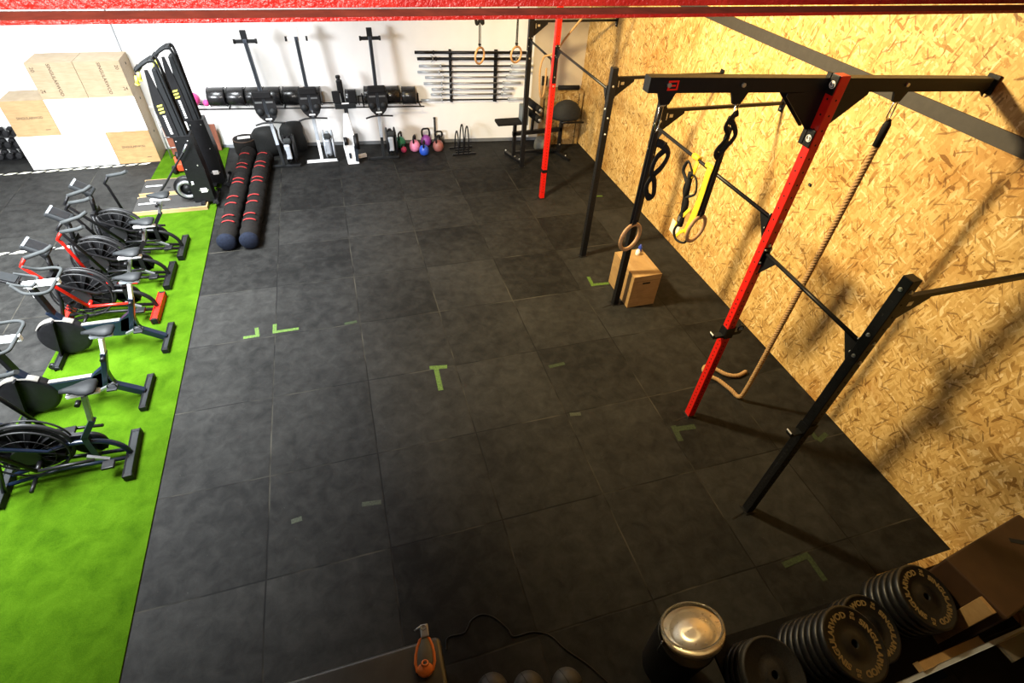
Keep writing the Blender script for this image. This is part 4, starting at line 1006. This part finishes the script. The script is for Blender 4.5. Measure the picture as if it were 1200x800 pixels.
# rowers standing on end
def rower(x, yb, label, foot_m, end_m, x_top=None, fly=1, rail='steel_blue', lean=.25):
    t = thing('rowing_machine', label, 'rowing machine', (x, yb, 0), 0, 'rowing machines stored upright')
    dx = (x_top - x) if x_top is not None else 0
    def P(z, o=0, f=0): k = z / 2.1; return Vector((o + dx * k, f + lean * k, z))
    b = MB(); b.beam(P(.025, -.28), P(.025, .28), .05, .045, bev=.008)
    b.beam(P(.03), P(.42), .05, .06, up=(0, 1, 0), bev=.004)
    b.m(1).cyl(P(.03, -.29), P(.03, -.265), .03, 14).cyl(P(.03, .265), P(.03, .29), .03, 14)
    b.build('front_foot', [foot_m, M['black']], t)
    b = MB(); b.beam(P(.40), P(.95), .055, .075, up=(0, 1, 0), bev=.006); b.build('main_beam', M['silver'], t)
    b = MB(); c = P(.30, .17 * fly, .06); b.lathe(c - Vector((.05, 0, 0)), [(0, 0), (.06, 0), (.19, .012), (.215, .03), (.215, .07), (.19, .088), (.06, .10), (0, .10)], (1, 0, 0), 36)
    b.build('flywheel_housing', M['silver'] if foot_m is M['white'] else M['black'], t)
    b = MB(); b.box(c + Vector((-.02, -.20, .02)), (.10, .06, .26), bev=.02); b.m(1).box(c + Vector((0, -.17, .20)), (.13, .09, .09), bev=.03); b.build('vent_cover', [M['silver'], M['grip']], t)
    b = MB(); b.lathe(c - Vector((.085, 0, 0)), [(.18, 0), (.235, .01), (.24, .02), (.235, .03), (.18, .04)], (1, 0, 0), 36, cap=True); b.lathe(c + Vector((.06, 0, 0)), [(.18, 0), (.235, .01), (.24, .02), (.235, .03), (.18, .04)], (1, 0, 0), 36); b.build('guard_ring', M['black'] if foot_m is not M['white'] else M['silver'], t)
    b = MB()
    for s_ in (-1, 1):
        rg = [[P(z, s_ * xx + 0, -.05 - yy) for xx, yy in ((.02, 0), (w2, 0), (w2, .03), (.02, .03))] for z, w2 in ((.80, .05), (.88, .13), (.96, .17), (1.06, .175), (1.20, .16), (1.25, .11))]
        b.rings(rg, smooth=False)
    b.build('footplate', M['black_matt'], t)
    for s_ in (-1, 1):
        b = MB(); b.lathe(P(.97, s_ * .10, -.08), [(0, .0), (.055, .0), (.06, -.008), (.05, -.022), (0, -.03)], (0, 1, 0), 20); b.m(1).box(P(1.12, s_ * .085, -.085), (.11, .006, .028)); b.build('foot_strap', [M['dark_grey'], M['steel']], t)
    b = MB(); b.tube(smooth_path([P(.77, -.24, -.10), P(.80, -.12, -.10), P(.805, 0, -.10), P(.80, .12, -.10), P(.79, .24, -.10)], 5), .014, 9); b.build('handle', M['black'], t)
    b = MB(); b.box(P(.86, 0, -.075), (.12, .04, .035)); b.m(1).box(P(.86, 0, -.096), (.10, .004, .025)); b.build('handle_hook', [M['black'], M['white']], t)
    b = MB(); b.beam(P(.92, 0, -.04), P(2.02, 0, -.01), .058, .075, up=(0, 1, 0), bev=.004); b.m(1).beam(P(.95, 0, -.082), P(1.98, 0, -.052), .016, .006, up=(0, 1, 0)); b.build('rail', [M[rail], M['dark_grey']], t)
    b = MB(); b.beam(P(1.99, -.165, -.01), P(1.99, .165, -.01), .045, .05, bev=.006); b.box(P(2.07, 0, 0), (.09, .05, .14), bev=.004)
    b.m(1).cyl(P(1.99, -.175, -.01), P(1.99, -.145, -.01), .036, 12).cyl(P(1.99, .145, -.01), P(1.99, .175, -.01), .036, 12)
    b.build('rear_foot', [end_m, M['black']], t)
    b = MB(); b.box(P(1.24, 0, -.10), (.30, .05, .12), bev=.02); b.build('seat', M['black_matt'], t)
    return t
rower(1.06, 8.62, 'upright stored rowing machine with a black foot, leftmost, in front of the black sandbags', M['dark_grey'], M['dark_grey'], x_top=.92)
rower(1.72, 8.72, 'upright stored rowing machine with white foot and white rail end', M['white'], M['white'], x_top=1.69)
rower(2.84, 8.66, 'upright stored rowing machine with a black foot beside the kettlebells', M['dark_grey'], M['dark_grey'], x_top=2.86)

t = thing('ergometer', 'white and silver upright ergometer between the second and last stored rowing machines', 'rowing machine', (2.27, 8.62, 0))
def P(z, o=0, f=0): return Vector((o + .02 * z, f + .16 * z, z))
b = MB(); b.prism([(-.10, -.10, .0), (.10, -.10, .0), (.115, -.08, .32), (.04, .03, .86), (-.04, .03, .86), (-.13, -.08, .32)], (0, .08, 0)); b.build('body', M['white'], t, bevel=.012)
b = MB(); b.prism([(.045, -.115, .06), (.10, -.115, .05), (.115, -.10, .30), (.05, -.10, .34)], (0, .012, 0)); b.prism([(-.06, -.108, .12), (-.02, -.108, .12), (-.02, -.108, .22), (-.06, -.108, .22)], (0, .008, 0)); b.build('inset_panel', M['steel_blue'], t)
b = MB(); b.beam((.05, .10, .05), (.25, .16, .05), .045, .05, bev=.006); b.build('side_foot', M['white'], t)
b = MB(); b.cyl((-.11, -.10, .44), (-.04, -.10, .44), .07, 18); b.cyl((.06, .0, .38), (.15, .0, .38), .14, 26); b.build('wheel', M['black'], t)
b = MB(); b.beam(P(.84), P(1.0), .07, .06, up=(0, 1, 0)).box(P(.98, 0, -.05), (.36, .06, .09), bev=.01); b.build('head', [M['dark_grey'], M['black']], t)
b = MB(); b.box(P(1.03, 0, -.085), (.12, .012, .02)); b.build('white_clip', M['white'], t)
for s_ in (-1, 1):
    b = MB(); b.box(P(1.12, s_ * .135, -.04), (.13, .05, .20), bev=.012); b.build('footplate', M['black_matt'], t)
b = MB(); b.tube([P(1.0, -.02), P(1.28, -.04), P(1.42, -.06)], .03, 10); b.box(P(1.28, -.05, -.02), (.10, .06, .22), bev=.02); b.box(P(1.42, -.06, .0), (.08, .05, .06), bev=.02); b.build('console_arm', M['black'], t)

# kettlebells
def kettlebell(x, y, r, m, label, hh=None, az=0.0, hm=None):
    t = thing('kettlebell', label, 'kettlebell', (x, y, .0), az, 'kettlebells on the floor by the rear wall')
    b = MB(); b.lathe((0, 0, 0), [(0, 0), (r * .55, 0), (r * .8, r * .15), (r * .97, r * .55), (r, r * .9), (r * .92, r * 1.35), (r * .65, r * 1.75), (r * .35, r * 1.92), (0, r * 1.95)], seg=26); b.build('bell', M[m], t)
    b = MB(); hw = r * .72; h0 = r * 1.5; h1 = r * 2.75 if hh is None else hh
    b.tube(smooth_path([(-hw * .8, 0, h0), (-hw, 0, h0 + (h1 - h0) * .5), (-hw * .78, 0, h1 - .01), (0, 0, h1), (hw * .78, 0, h1 - .01), (hw, 0, h0 + (h1 - h0) * .5), (hw * .8, 0, h0)], 5), r * .14 + .003, 10)
    b.build('handle', M[hm or 'black'], t)
kettlebell(3.22, 9.13, .105, 'kb_green', 'green kettlebell beside the last stored rowing machine', az=1.1)
kettlebell(3.25, 8.90, .055, 'kb_magenta', 'smallest magenta kettlebell in front of the green one', az=.3)
kettlebell(3.47, 8.93, .105, 'kb_pink', 'light pink kettlebell in the row by the rear wall', az=1.2)
kettlebell(3.73, 9.14, .105, 'kb_purple', 'purple kettlebell with a tall black handle behind the blue one', az=0.05, hh=.33)
kettlebell(3.62, 8.72, .095, 'kb_blue', 'bright blue kettlebell, foremost of the group', az=1.3)
kettlebell(3.92, 8.85, .105, 'kb_brown', 'reddish brown kettlebell at the right of the group', az=.9)
kettlebell(3.98, 9.10, .10, 'kb_dark', 'dark iron kettlebell half hidden behind the brown one', az=.1)
b = MB(); b.cyl((3.93, 9.21, 0), (3.93, 9.21, .50), .018, 12); b.cyl((3.93, 9.21, 0), (3.93, 9.21, .02), .07, 20); b.cyl((3.93, 9.21, .49), (3.93, 9.21, .51), .024, 12); tag(b.build('loading_pin', M['black']), 'thin black upright pin with a round base behind the kettlebells', 'pin')

# toast rack for discs
t = thing('plate_rack', 'small empty black floor rack with tall wire hoops right of the kettlebells', 'rack', (4.38, 8.72, 0))
b = MB(); b.box((0, -.16, .02), (.46, .03, .03)); b.box((0, .16, .02), (.46, .03, .03)); b.box((0, -.05, .02), (.30, .02, .02)); b.box((0, .06, .02), (.30, .02, .02)); b.build('base', M['black'], t)
for x, h in ((-.12, .40), (-.02, .52), (.08, .48)):
    b = MB(); b.tube(smooth_path([(x, -.16, .02), (x + .01, -.15, h * .6), (x + .015, -.06, h * .97), (x + .015, .06, h * .97), (x + .01, .15, h * .6), (x, .16, .02)], 6), .013, 9); b.build('hoop', M['black'], t)

# reddish boards, pole, thin stand between ski machines and the wall
t = thing('leaning_boards', 'reddish brown boards leaning on the rear wall behind the ski machines', 'board', (-.22, 9.55, .015))
for k, (x, h) in enumerate(((-.16, .50), (-.03, .48), (.10, .47))):
    b = MB(); b.box((x, .0 + k * .0, h / 2), (.125, .03, h), bev=.006, rot=(-.10, 0, 0)); b.build('board', M['red_wood'], t)
b = MB(); b.tube([(-.16, 9.24, .015), (-.30, 9.45, .98)], .009, 8); tag(b.build('pole', M['black']), 'thin black pole leaning by the reddish boards', 'pole')
t = thing('ladder_frame', 'narrow steel frame with rungs between the wooden boxes and ski machines', 'rack', (-.80, 9.32, .015))
b = MB(); b.tube([(-.09, 0, 0), (-.09, .1, .80)], .012, 8); b.tube([(.09, 0, 0), (.09, .1, .70)], .012, 8)
for z in (.18, .36, .54): b.tube([(-.10, z * .12, z), (.10, z * .12, z)], .009, 8)
b.build('rails', M['steel'], t)
b = MB(); b.box((.01, .07, .28), (.14, .02, .5)); b.build('back_board', M['red_wood'], t)
t = thing('wheeled_equipment', 'orange-red machine part with black wheels beside the nearer ski machine', 'equipment', (-.62, 8.78, .016))
b = MB(); b.box((0, 0, .12), (.16, .26, .14), rot=(.2, .1, .3), bev=.02); b.build('body', M['orange_red'], t)
for q in ((-.09, -.12, .07), (.06, .13, .07), (.0, .02, .25)):
    b = MB(); b.cyl(Vector(q) - Vector((.03, 0, 0)), Vector(q) + Vector((.03, 0, 0)), .07, 18); b.build('wheel', M['black'], t)

# long worms on the floor
def worm(path, label, r=.130, end='worm_end'):
    t = thing('sandbag_worm', label, 'sandbag', (path[0][0], path[0][1], 0), 0, 'long black canvas worms on the floor')
    o = Vector((path[0][0], path[0][1], 0))
    Q = smooth_path([Vector((x, y, z)) - o for x, y, z in path], 14); n = len(Q); rs = []
    for i in range(n):
        k = i / (n - 1); rr = r * (1 + .05 * math.sin(i * .9) + .03 * math.sin(i * 2.3))
        e = min(k, 1 - k) * 26; rs.append(rr * (math.sqrt(max(0.02, 1 - (1 - min(1, e)) ** 2))))
    m_ = int(n * .055) + 1
    b = MB(); b.tube(Q[m_ - 1:], r, 22, rs=rs[m_ - 1:], up=(1, 0, 0)); b.build('body', M['worm'], t)
    b = MB(); b.tube(Q[:m_], r, 22, rs=rs[:m_], up=(1, 0, 0)); b.build('end_cap', M[end], t)
    for k in (.17, .225, .345, .40, .53, .575, .69, .735, .86):
        i = int(k * n); q = Q[i]; d = (Q[i + 1] - Q[i - 1]).normalized(); s_ = Vector((1, 0, 0)); s_ = (s_ - d * s_.dot(d)).normalized(); u = d.cross(s_)
        if u.z < 0: u = -u
        b = MB(); R_ = r * 1.075
        b.tube([q + s_ * (R_ * math.sin(a)) + u * (R_ * math.cos(a)) for a in [math.radians(-38 + 9.5 * j + (4 if int(k*100)%2 else -6)) for j in range(9)]], .013, 8, flat=.35, up=u)
        b.build('strap_handle', M['red_cloth'], t)
    return t
worm([(.33, 5.98, .13), (.35, 6.4, .13), (.36, 6.9, .13), (.39, 7.5, .13), (.41, 8.1, .13), (.44, 8.6, .14), (.50, 9.00, .18)], 'long black worm sandbag with red straps, the left one on the turf edge')
worm([(.635, 5.95, .13), (.64, 6.4, .13), (.665, 6.9, .13), (.685, 7.5, .13), (.70, 8.1, .13), (.735, 8.62, .13), (.78, 8.85, .13)], 'long black worm sandbag with red straps, the right one')
t = thing('round_bag', 'round black bag with white patch on top at the head of the worms', 'bag', (.42, 9.24, .015))
b = MB(); b.lathe((0, 0, 0), [(0, 0), (.17, 0), (.2, .06), (.205, .22), (.20, .29), (.17, .315), (0, .32)], seg=28); b.build('body', M['worm'], t)
b = MB(); b.torus((0, 0, .305), .19, .010, (0, 0, 1)); b.build('rim', M['wood_brown'], t)
b = MB(); b.box((.0, 0, .323), (.21, .10, .006), rot=(0, 0, .1)); b.build('patch', M['paper'], t)
for x, y, w_, h, lb in ((.80, 9.22, .23, .50, 'large slumped black sandbag behind the leftmost stored rower, left one'), (1.26, 9.30, .21, .54, 'large slumped black sandbag against the wall, right one behind the leftmost stored rower')):
    b = MB()
    b.lathe((0, 0, 0), [(0, 0), (w_ * .75, 0), (w_ * .98, h * .12), (w_ * 1.04, h * .35), (w_, h * .6), (w_ * .97, h * .82), (w_ * .8, h * .96), (w_ * .4, h * 1.0), (0, h)], seg=30)
    for v in b.bm.verts: v.co += Vector((.02 * math.sin(v.co.z * 14 + v.co.y * 9), .02 * math.sin(v.co.z * 11 + v.co.x * 13), 0)); v.co.y *= .75
    o = b.build('big_sandbag', M['bag']); o.location = (x, y, 0); tag(o, lb, 'sandbag')

# back extension bench in the corner
t = thing('back_extension_bench', 'black back extension bench with round ankle pads in the rear right corner', 'gym bench', (5.85, 8.28, 0))
b = MB(); X = lambda x: x - 5.85
b.beam((X(5.30), 0, .02), (X(5.30), 0, .66), .06, .06, up=(0, 1, 0)); b.beam((X(6.24), 0, .05), (X(6.24), 0, .80), .06, .06, up=(0, 1, 0)); b.beam((X(5.26), 0, .47), (X(6.26), 0, .50), .06, .07)
b.beam((X(5.20), .20, .03), (X(5.36), -.28, .03), .07, .05, bev=.008); b.beam((X(6.16), .22, .03), (X(6.34), -.36, .03), .06, .05, bev=.008); b.beam((X(5.30), 0, .10), (X(6.26), 0, .10), .045, .05)
b.beam((X(5.64), 0, .48), (X(5.66), 0, 1.02), .05, .05, up=(0, 1, 0)); b.tube([(X(6.2), 0, .78), (X(6.2), -.1, .66), (X(6.66), -.1, .64)], .018, 8)
b.m(1)
for q in ((5.20, .2, .06), (5.30, -.1, .06), (5.35, -.24, .06), (6.20, .1, .06), (6.30, -.25, .06), (6.24, -.031, .2)): b.cyl((X(q[0]), q[1], q[2]), (X(q[0]), q[1], q[2] + .02), .014, 8)
b.build('frame', [M['black'], M['bolt']], t)
b = MB(); b.box((X(5.19), 0, .70), (.52, .26, .055), bev=.015); b.build('bench_pad', M['black_matt'], t)
b = MB(); b.box((X(5.44), -.05, .84), (.10, .30, .30), bev=.01); b.build('footplate', M['wall_pad'], t)
for z in (.98, .80):
    b = MB(); b.tube([(X(5.58), .22, z + .02), (X(5.68), -.26, z)], .062, 18); b.m(1).tube([(X(5.675), -.245, z), (X(5.69), -.29, z)], .03, 14); b.m(1).tube([(X(5.69), -.28, z), (X(5.692), -.31, z)], .02, 12); b.build('ankle_pad', [M['black_matt'], M['steel']], t)
b = MB()
b.lathe((X(6.33), .05, .70), [(0, 0), (.28, 0), (.30, .05), (.28, .16), (.20, .26), (.10, .31), (0, .32)], seg=26)
for v in b.bm.verts: v.co.y *= .7
b.build('hip_pad', M['bag'], t)

# cupboard in the corner
t = thing('plywood_cabinet', 'chipboard cabinet in the rear right corner behind the bench', 'cabinet', (6.45, 8.86, 0), -.105)
b = MB(); b.box((.0, 0, .52), (.76, .26, 1.04)); b.m(1).box((.30, -.132, .5), (.012, .004, 1.0)); b.m(1).box((-.10, -.132, .5), (.004, .004, 1.0)); b.build('carcass', [M['osb_xz'], M['hole']], t)
b = MB(); b.tube([(-.12, -.05, 1.085), (.30, -.05, 1.085)], .042, 16); b.m(1).tube([(.30, -.05, 1.085), (.33, -.05, 1.085)], .02, 12); o = b.build('foam_roller', [M['black_matt'], M['steel']]); o.location = (6.45, 8.86, 0); o.rotation_euler = (0, 0, -.105); tag(o, 'black foam roller lying on the corner cabinet', 'roller')
b = MB(); b.box((6.03, 8.84, .65), (.10, .05, 1.30)); b.m(1).box((6.03, 8.835, 1.22), (.104, .054, .16)); b.m(1).box((6.05, 8.813, .72), (.02, .008, .35)); tag(b.build('leaning_plank', [M['wood_warm'], M['black']]), 'tall narrow wooden plank with black top beside the corner cabinet', 'plank')
b = MB(); b.lathe((5.98, 8.52, 0), [(0, 0), (.13, 0), (.17, .05), (.17, .16), (.13, .24), (0, .27)], seg=22); tag(b.build('wall_ball', M['stone']), 'dull grey-brown ball on the floor under the bench', 'ball')
# ================================================================ foreground
# bumper plates piled on a low sloping shelf
NRM = Vector((.12, -.17, .97)).normalized()
RING = text_mesh('SINGULARWOD', .050, .0006, bold=.0022)
KG = text_mesh('20', .028, .0006, bold=.0012); KG2 = text_mesh('KG', .024, .0006, bold=.0012)
def arc_text(b, tm, R, a0, width, sx=1.0):
    """bends a line of lettering clockwise round radius R, centred at angle a0"""
    vs, fs = tm
    nv = []
    for v in vs:
        a = a0 - (v.x * sx) / R; rr = R + v.y
        nv.append(b.bm.verts.new((rr * math.cos(a), rr * math.sin(a), v.z + .0275)))
    for f in fs:
        try: g = b.bm.faces.new([nv[i] for i in f]); g.material_index = b.mi
        except ValueError: pass
def make_plate(label, loc, rot, group, text=True, m='plate', r=.220, a0=2.2):
    t = thing('bumper_plate', label, 'weight plate', loc, 0, group); t.rotation_euler = rot
    b = MB(); b.lathe((0, 0, -.03), [(.026, 0), (.07, 0), (.075, .006), (.15, .006), (.155, 0), (r - .015, 0), (r, .010), (r, .050), (r - .010, .060), (r - .018, .060), (r - .022, .056), (.130, .056), (.122, .050), (.075, .048), (.065, .055), (.026, .055)], seg=56, cap=False)
    # close the bore
    b.build('rubber_disc', M[m], t)
    b = MB(); b.torus((0, 0, .020), .028, .005, (0, 0, 1), 28, 8); b.torus((0, 0, -.025), .028, .005, (0, 0, 1), 28, 8); b.lathe((0, 0, -.028), [(.0262, 0), (.0262, .05)], seg=28, cap=False); b.build('hub_ring', M['dark_grey'], t)
    if text:
        for q in (0, PI):
            b = MB(); arc_text(b, RING, .158, a0 + q, 0, 1.10); b.build('brand_lettering', M['gold'], t)
            a = a0 + PI / 2 + q
            for tm, rr in ((KG, .178), (KG2, .152)):
                b = MB(); arc_text(b, tm, rr, a, 0); b.build('weight_number', M['gold'], t)
    return t
rot = NRM.to_track_quat('Z', 'Y').to_euler()
base = make_plate('black bumper plate base', (0, 0, -50), rot, None, text=False)
def pile(cx, cy, cz, n, label_top, label_under, grp, speck=False, a0=2.2, pitch=.0622):
    top = make_plate(label_top, (cx, cy, cz), rot, None, text=not speck, m='plate_speck' if speck else 'plate', a0=a0)
    for k in range(1, n):
        q = Vector((cx, cy, cz)) - NRM * (pitch * k)
        o = dup(base, q, rot=rot, label=label_under[min(k - 1, len(label_under) - 1)]); o['group'] = grp
ordn = ['second plate down', 'third plate down', 'fourth plate down', 'fifth plate down', 'sixth plate down', 'seventh plate down', 'eighth plate down', 'ninth plate down']
def und(s_): return ['black bumper plate, %s in the %s' % (o_, s_) for o_ in ordn]
PILES = [((910, 797), .72, 5, 'speckled unlettered bumper plate on top of the pile nearest the bin', 'pile nearest the bin', True, 2.2),
         ((1000, 753), .95, 8, 'bumper plate with gold SINGULARWOD lettering on the tall pile second from the bin', 'tall pile second from the bin', False, 1.95),
         ((1050, 736), .58, 4, 'gold-lettered bumper plate partly under the tall pile, third from the bin', 'pile third from the bin', False, 1.75),
         ((1117, 707), .72, 5, 'gold-lettered bumper plate on the pile beside the brown wooden box', 'pile beside the brown wooden box', False, 2.0)]
PXY = {0: (4.22, -.81), 1: (4.71, -.825), 2: (5.16, -.74), 3: (5.60, -.70)}
NP = {0: 4, 1: 8, 2: 3, 3: 6}
for i, (px, z, n, lt, lu, sp, a0) in enumerate(PILES):
    x, y = PXY[i]; n = NP[i]; z = .42 - (NRM.x * (x - 4.9) + NRM.y * (y + .85)) / NRM.z - .030 / NRM.z + .0622 * n / NRM.z
    pile(x, y, z, n, lt, und(lu), 'black bumper plates under the top of the ' + lu, sp, a0)
for ch in list(base.children): bpy.data.objects.remove(ch)
bpy.data.objects.remove(base)
# shelf
t = thing('plate_shelf', 'low dark shelf with a light timber lip holding the bumper plates', 'shelf', (4.9, -.85, 0))
def S(x, y, d=0): # point on the sloping deck
    z = .42 - (NRM.x * (x - 4.9) + NRM.y * (y + .85)) / NRM.z + d; return Vector((x - 4.9, y + .85, z))
b = MB(); b.prism([S(4.0, -1.13), S(5.80, -1.03), S(5.80, -.50), S(4.0, -.50)], NRM * -.02)
for x in (4.05, 5.05, 5.75):
    for y in (-1.1, -.53): p = S(x, y, -.02); b.beam((p.x, p.y, 0), (p.x, p.y, p.z), .05, .05, up=(1, 0, 0))
b.build('deck', M['black_matt'], t)
# bin
t = thing('waste_bin', 'round black waste bin with a shiny tilted steel lid', 'bin', (3.86, -.44, 0))
b = MB(); b.lathe((0, 0, 0), [(0, 0), (.165, 0), (.17, .02), (.192, .60), (.195, .62), (.185, .62), (.18, .60), (.0, .58)], seg=40); b.build('body', M['black'], t)
TL = Matrix.Translation((0, 0, .745)) @ Euler((-.52, -.16, 0)).to_matrix().to_4x4()
b = MB(TL); b.lathe((0, 0, 0), [(.185, -.035), (.196, -.03), (.198, .0), (.190, .006), (.150, -.004), (.145, .004), (.07, .022), (.0, .028)], seg=56, cap=False); b.build('lid', M['lid'], t)
b = MB(TL); b.lathe((0, 0, 0), [(.199, -.02), (.204, .0), (.202, .040), (.185, .046), (.182, .040), (.198, .036), (.200, -.02)], seg=56, cap=False); b.build('clear_rim', M['clear'], t)
b = MB(); b.tube([(-.215, .0, .72), (-.222, -.01, .60), (-.21, -.02, .55)], .005, 6); b.build('wire_clip', M['chrome'], t)
# black padded bench
t = thing('padded_bench', 'black padded vinyl bench cut off by the bottom of the picture', 'bench', (1.55, -.34, 0))
b = MB(); b.box((0, 0, .67), (1.42, .66, .12), bev=.03, smooth=True); 
b.build('cushion', M['bench_vinyl'], t)
b = MB(); b.box((0, 0, .30), (1.38, .62, .60), bev=.01); b.build('base', M['black_matt'], t)
# small tool on it
t = thing('hand_tool', 'grey and orange hand tool lying at the corner of the black padded bench', 'tool', (2.155, -.085, .752), 1.42)
t.scale = (1.12, 1.25, 1.1)
b = MB(); rg = []
for px, hw, hh in ((-.115, .020, .012), (-.10, .034, .020), (-.06, .042, .026), (-.02, .040, .027), (.02, .032, .024), (.05, .022, .018), (.07, .016, .014)):
    rg.append([Vector((px, hw * math.cos(a), hh * math.sin(a) + .012)) for a in [2 * PI * k / 16 for k in range(16)]])
b.rings(rg); b.build('handle', M['stone'], t)
b = MB(); b.tube([(px, hw * s_, .016) for px, hw, s_ in ((-.118, .010, -1), (-.10, .038, -1), (-.06, .046, -1), (-.02, .044, -1), (.02, .036, -1), (.055, .022, -1), (.068, 0, 1), (.055, .022, 1), (.02, .036, 1), (-.02, .044, 1), (-.06, .046, 1), (-.10, .038, 1), (-.118, .010, 1))], .008, 8, closed=True)
b.lathe((-.095, 0, .008), [(.0, 0), (.034, .0), (.040, .010), (.034, .024), (.0, .026)], seg=22); b.torus((-.070, 0, .040), .014, .005, (.3, 0, 1), 22, 8); b.build('orange_rim', M['orange'], t)
b = MB(); b.box((.095, .0, .022), (.07, .042, .030), rot=(0, 0, .1), bev=.006); b.tube([(.12, .02, .03), (.10, .05, .03)], .006, 6); b.torus((.11, .004, .040), .012, .004, (0, 0, 1), 16, 6); b.build('metal_head', M['steel'], t)
# cable
P = smooth_path([(x, y, .006) for x, y in [(2.30, .10), (2.33, .18), (2.46, .18), (2.53, .25), (2.62, .27), (2.71, .22), (2.79, .11), (2.82, .05), (2.97, .04), (3.09, -.02), (3.17, -.14), (3.30, -.29), (3.42, -.48), (3.55, -.7)]], 7)
b = MB(); b.tube(P, .006, 8); tag(b.build('power_cable', M['black']), 'thin black cable snaking over the tiles beside the padded bench', 'cable')
# balls at the lower edge
for x, y, r, lb in ((2.56, -.27, .112, 'leftmost'), (2.81, -.33, .112, 'middle'), (3.08, -.385, .112, 'rightmost')):
    b = MB(); b.ball((0, 0, 0), r, seg=28); b.m(1).torus((0, 0, 0), r * .997, .002, (1, .3, .1)).torus((0, 0, 0), r * .997, .002, (0, 1, .3))
    o = b.build('medicine_ball', [M['stone_ball'], M['black_matt']]); o.location = (x, y, r); tag(o, 'dark grey medicine ball at the bottom edge of the picture, %s of three' % lb, 'ball', 'medicine balls beside the padded bench')
# brown plywood box and timber in the near right corner
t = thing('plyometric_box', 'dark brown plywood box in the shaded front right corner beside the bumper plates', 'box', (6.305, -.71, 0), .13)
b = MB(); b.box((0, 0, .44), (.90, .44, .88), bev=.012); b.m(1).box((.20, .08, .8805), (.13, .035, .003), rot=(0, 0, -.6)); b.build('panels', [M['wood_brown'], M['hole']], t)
b = MB(); b.box((6.37, -.40, .06), (.94, .07, .12)); tag(b.build('chipboard_sill', M['osb_xy']), 'low chipboard sill on the floor between tiles and plate shelf', 'board')
o_ = MB(); o_.beam((5.30, -1.03, .575), (5.93, -1.02, .50), .055, .045, bev=.003); tag(o_.build('timber_batten', M['wood_warm']), 'light timber batten along the front edge of the plate shelf', 'plank')
o_ = MB(); o_.box((5.835, -.88, .44), (.03, .11, .88), bev=.003); tag(o_.build('timber_batten', M['wood_warm']), 'light timber board on end between last plate pile and brown plywood box', 'plank')
o_ = MB(); o_.beam((4.95, -1.075, .56), (6.4, -1.05, .56), .03, .045, bev=.004); o_.m(1).box((6.10, -1.12, .60), (.30, .12, .03), rot=(0, -.05, .05)); tag(o_.build('metal_rail', [M['silver'], M['clear']]), 'pale metal rail with a glassy end cap running below the timber batten', 'rail')

# put each rig's and rack's empty at its own base
def rebase(t, loc):
    loc = Vector(loc); t.location = loc
    for ch in t.children:
        ch.location = Vector(ch.location) - loc
for o_ in list(COL.objects):
    if o_.type == 'EMPTY' and o_.location.length < 1e-6:
        if o_ is rig: rebase(o_, (5.33, 1.66, 0))
        elif o_ is far: rebase(o_, (5.32, 6.63, 0))
        elif o_.name.startswith('shelf_rail'): rebase(o_, (1.6, wy(1.6) - .18, .8))
        elif o_.name.startswith('barbell_rack'): rebase(o_, (4.7, wy(4.7) - .02, .8))
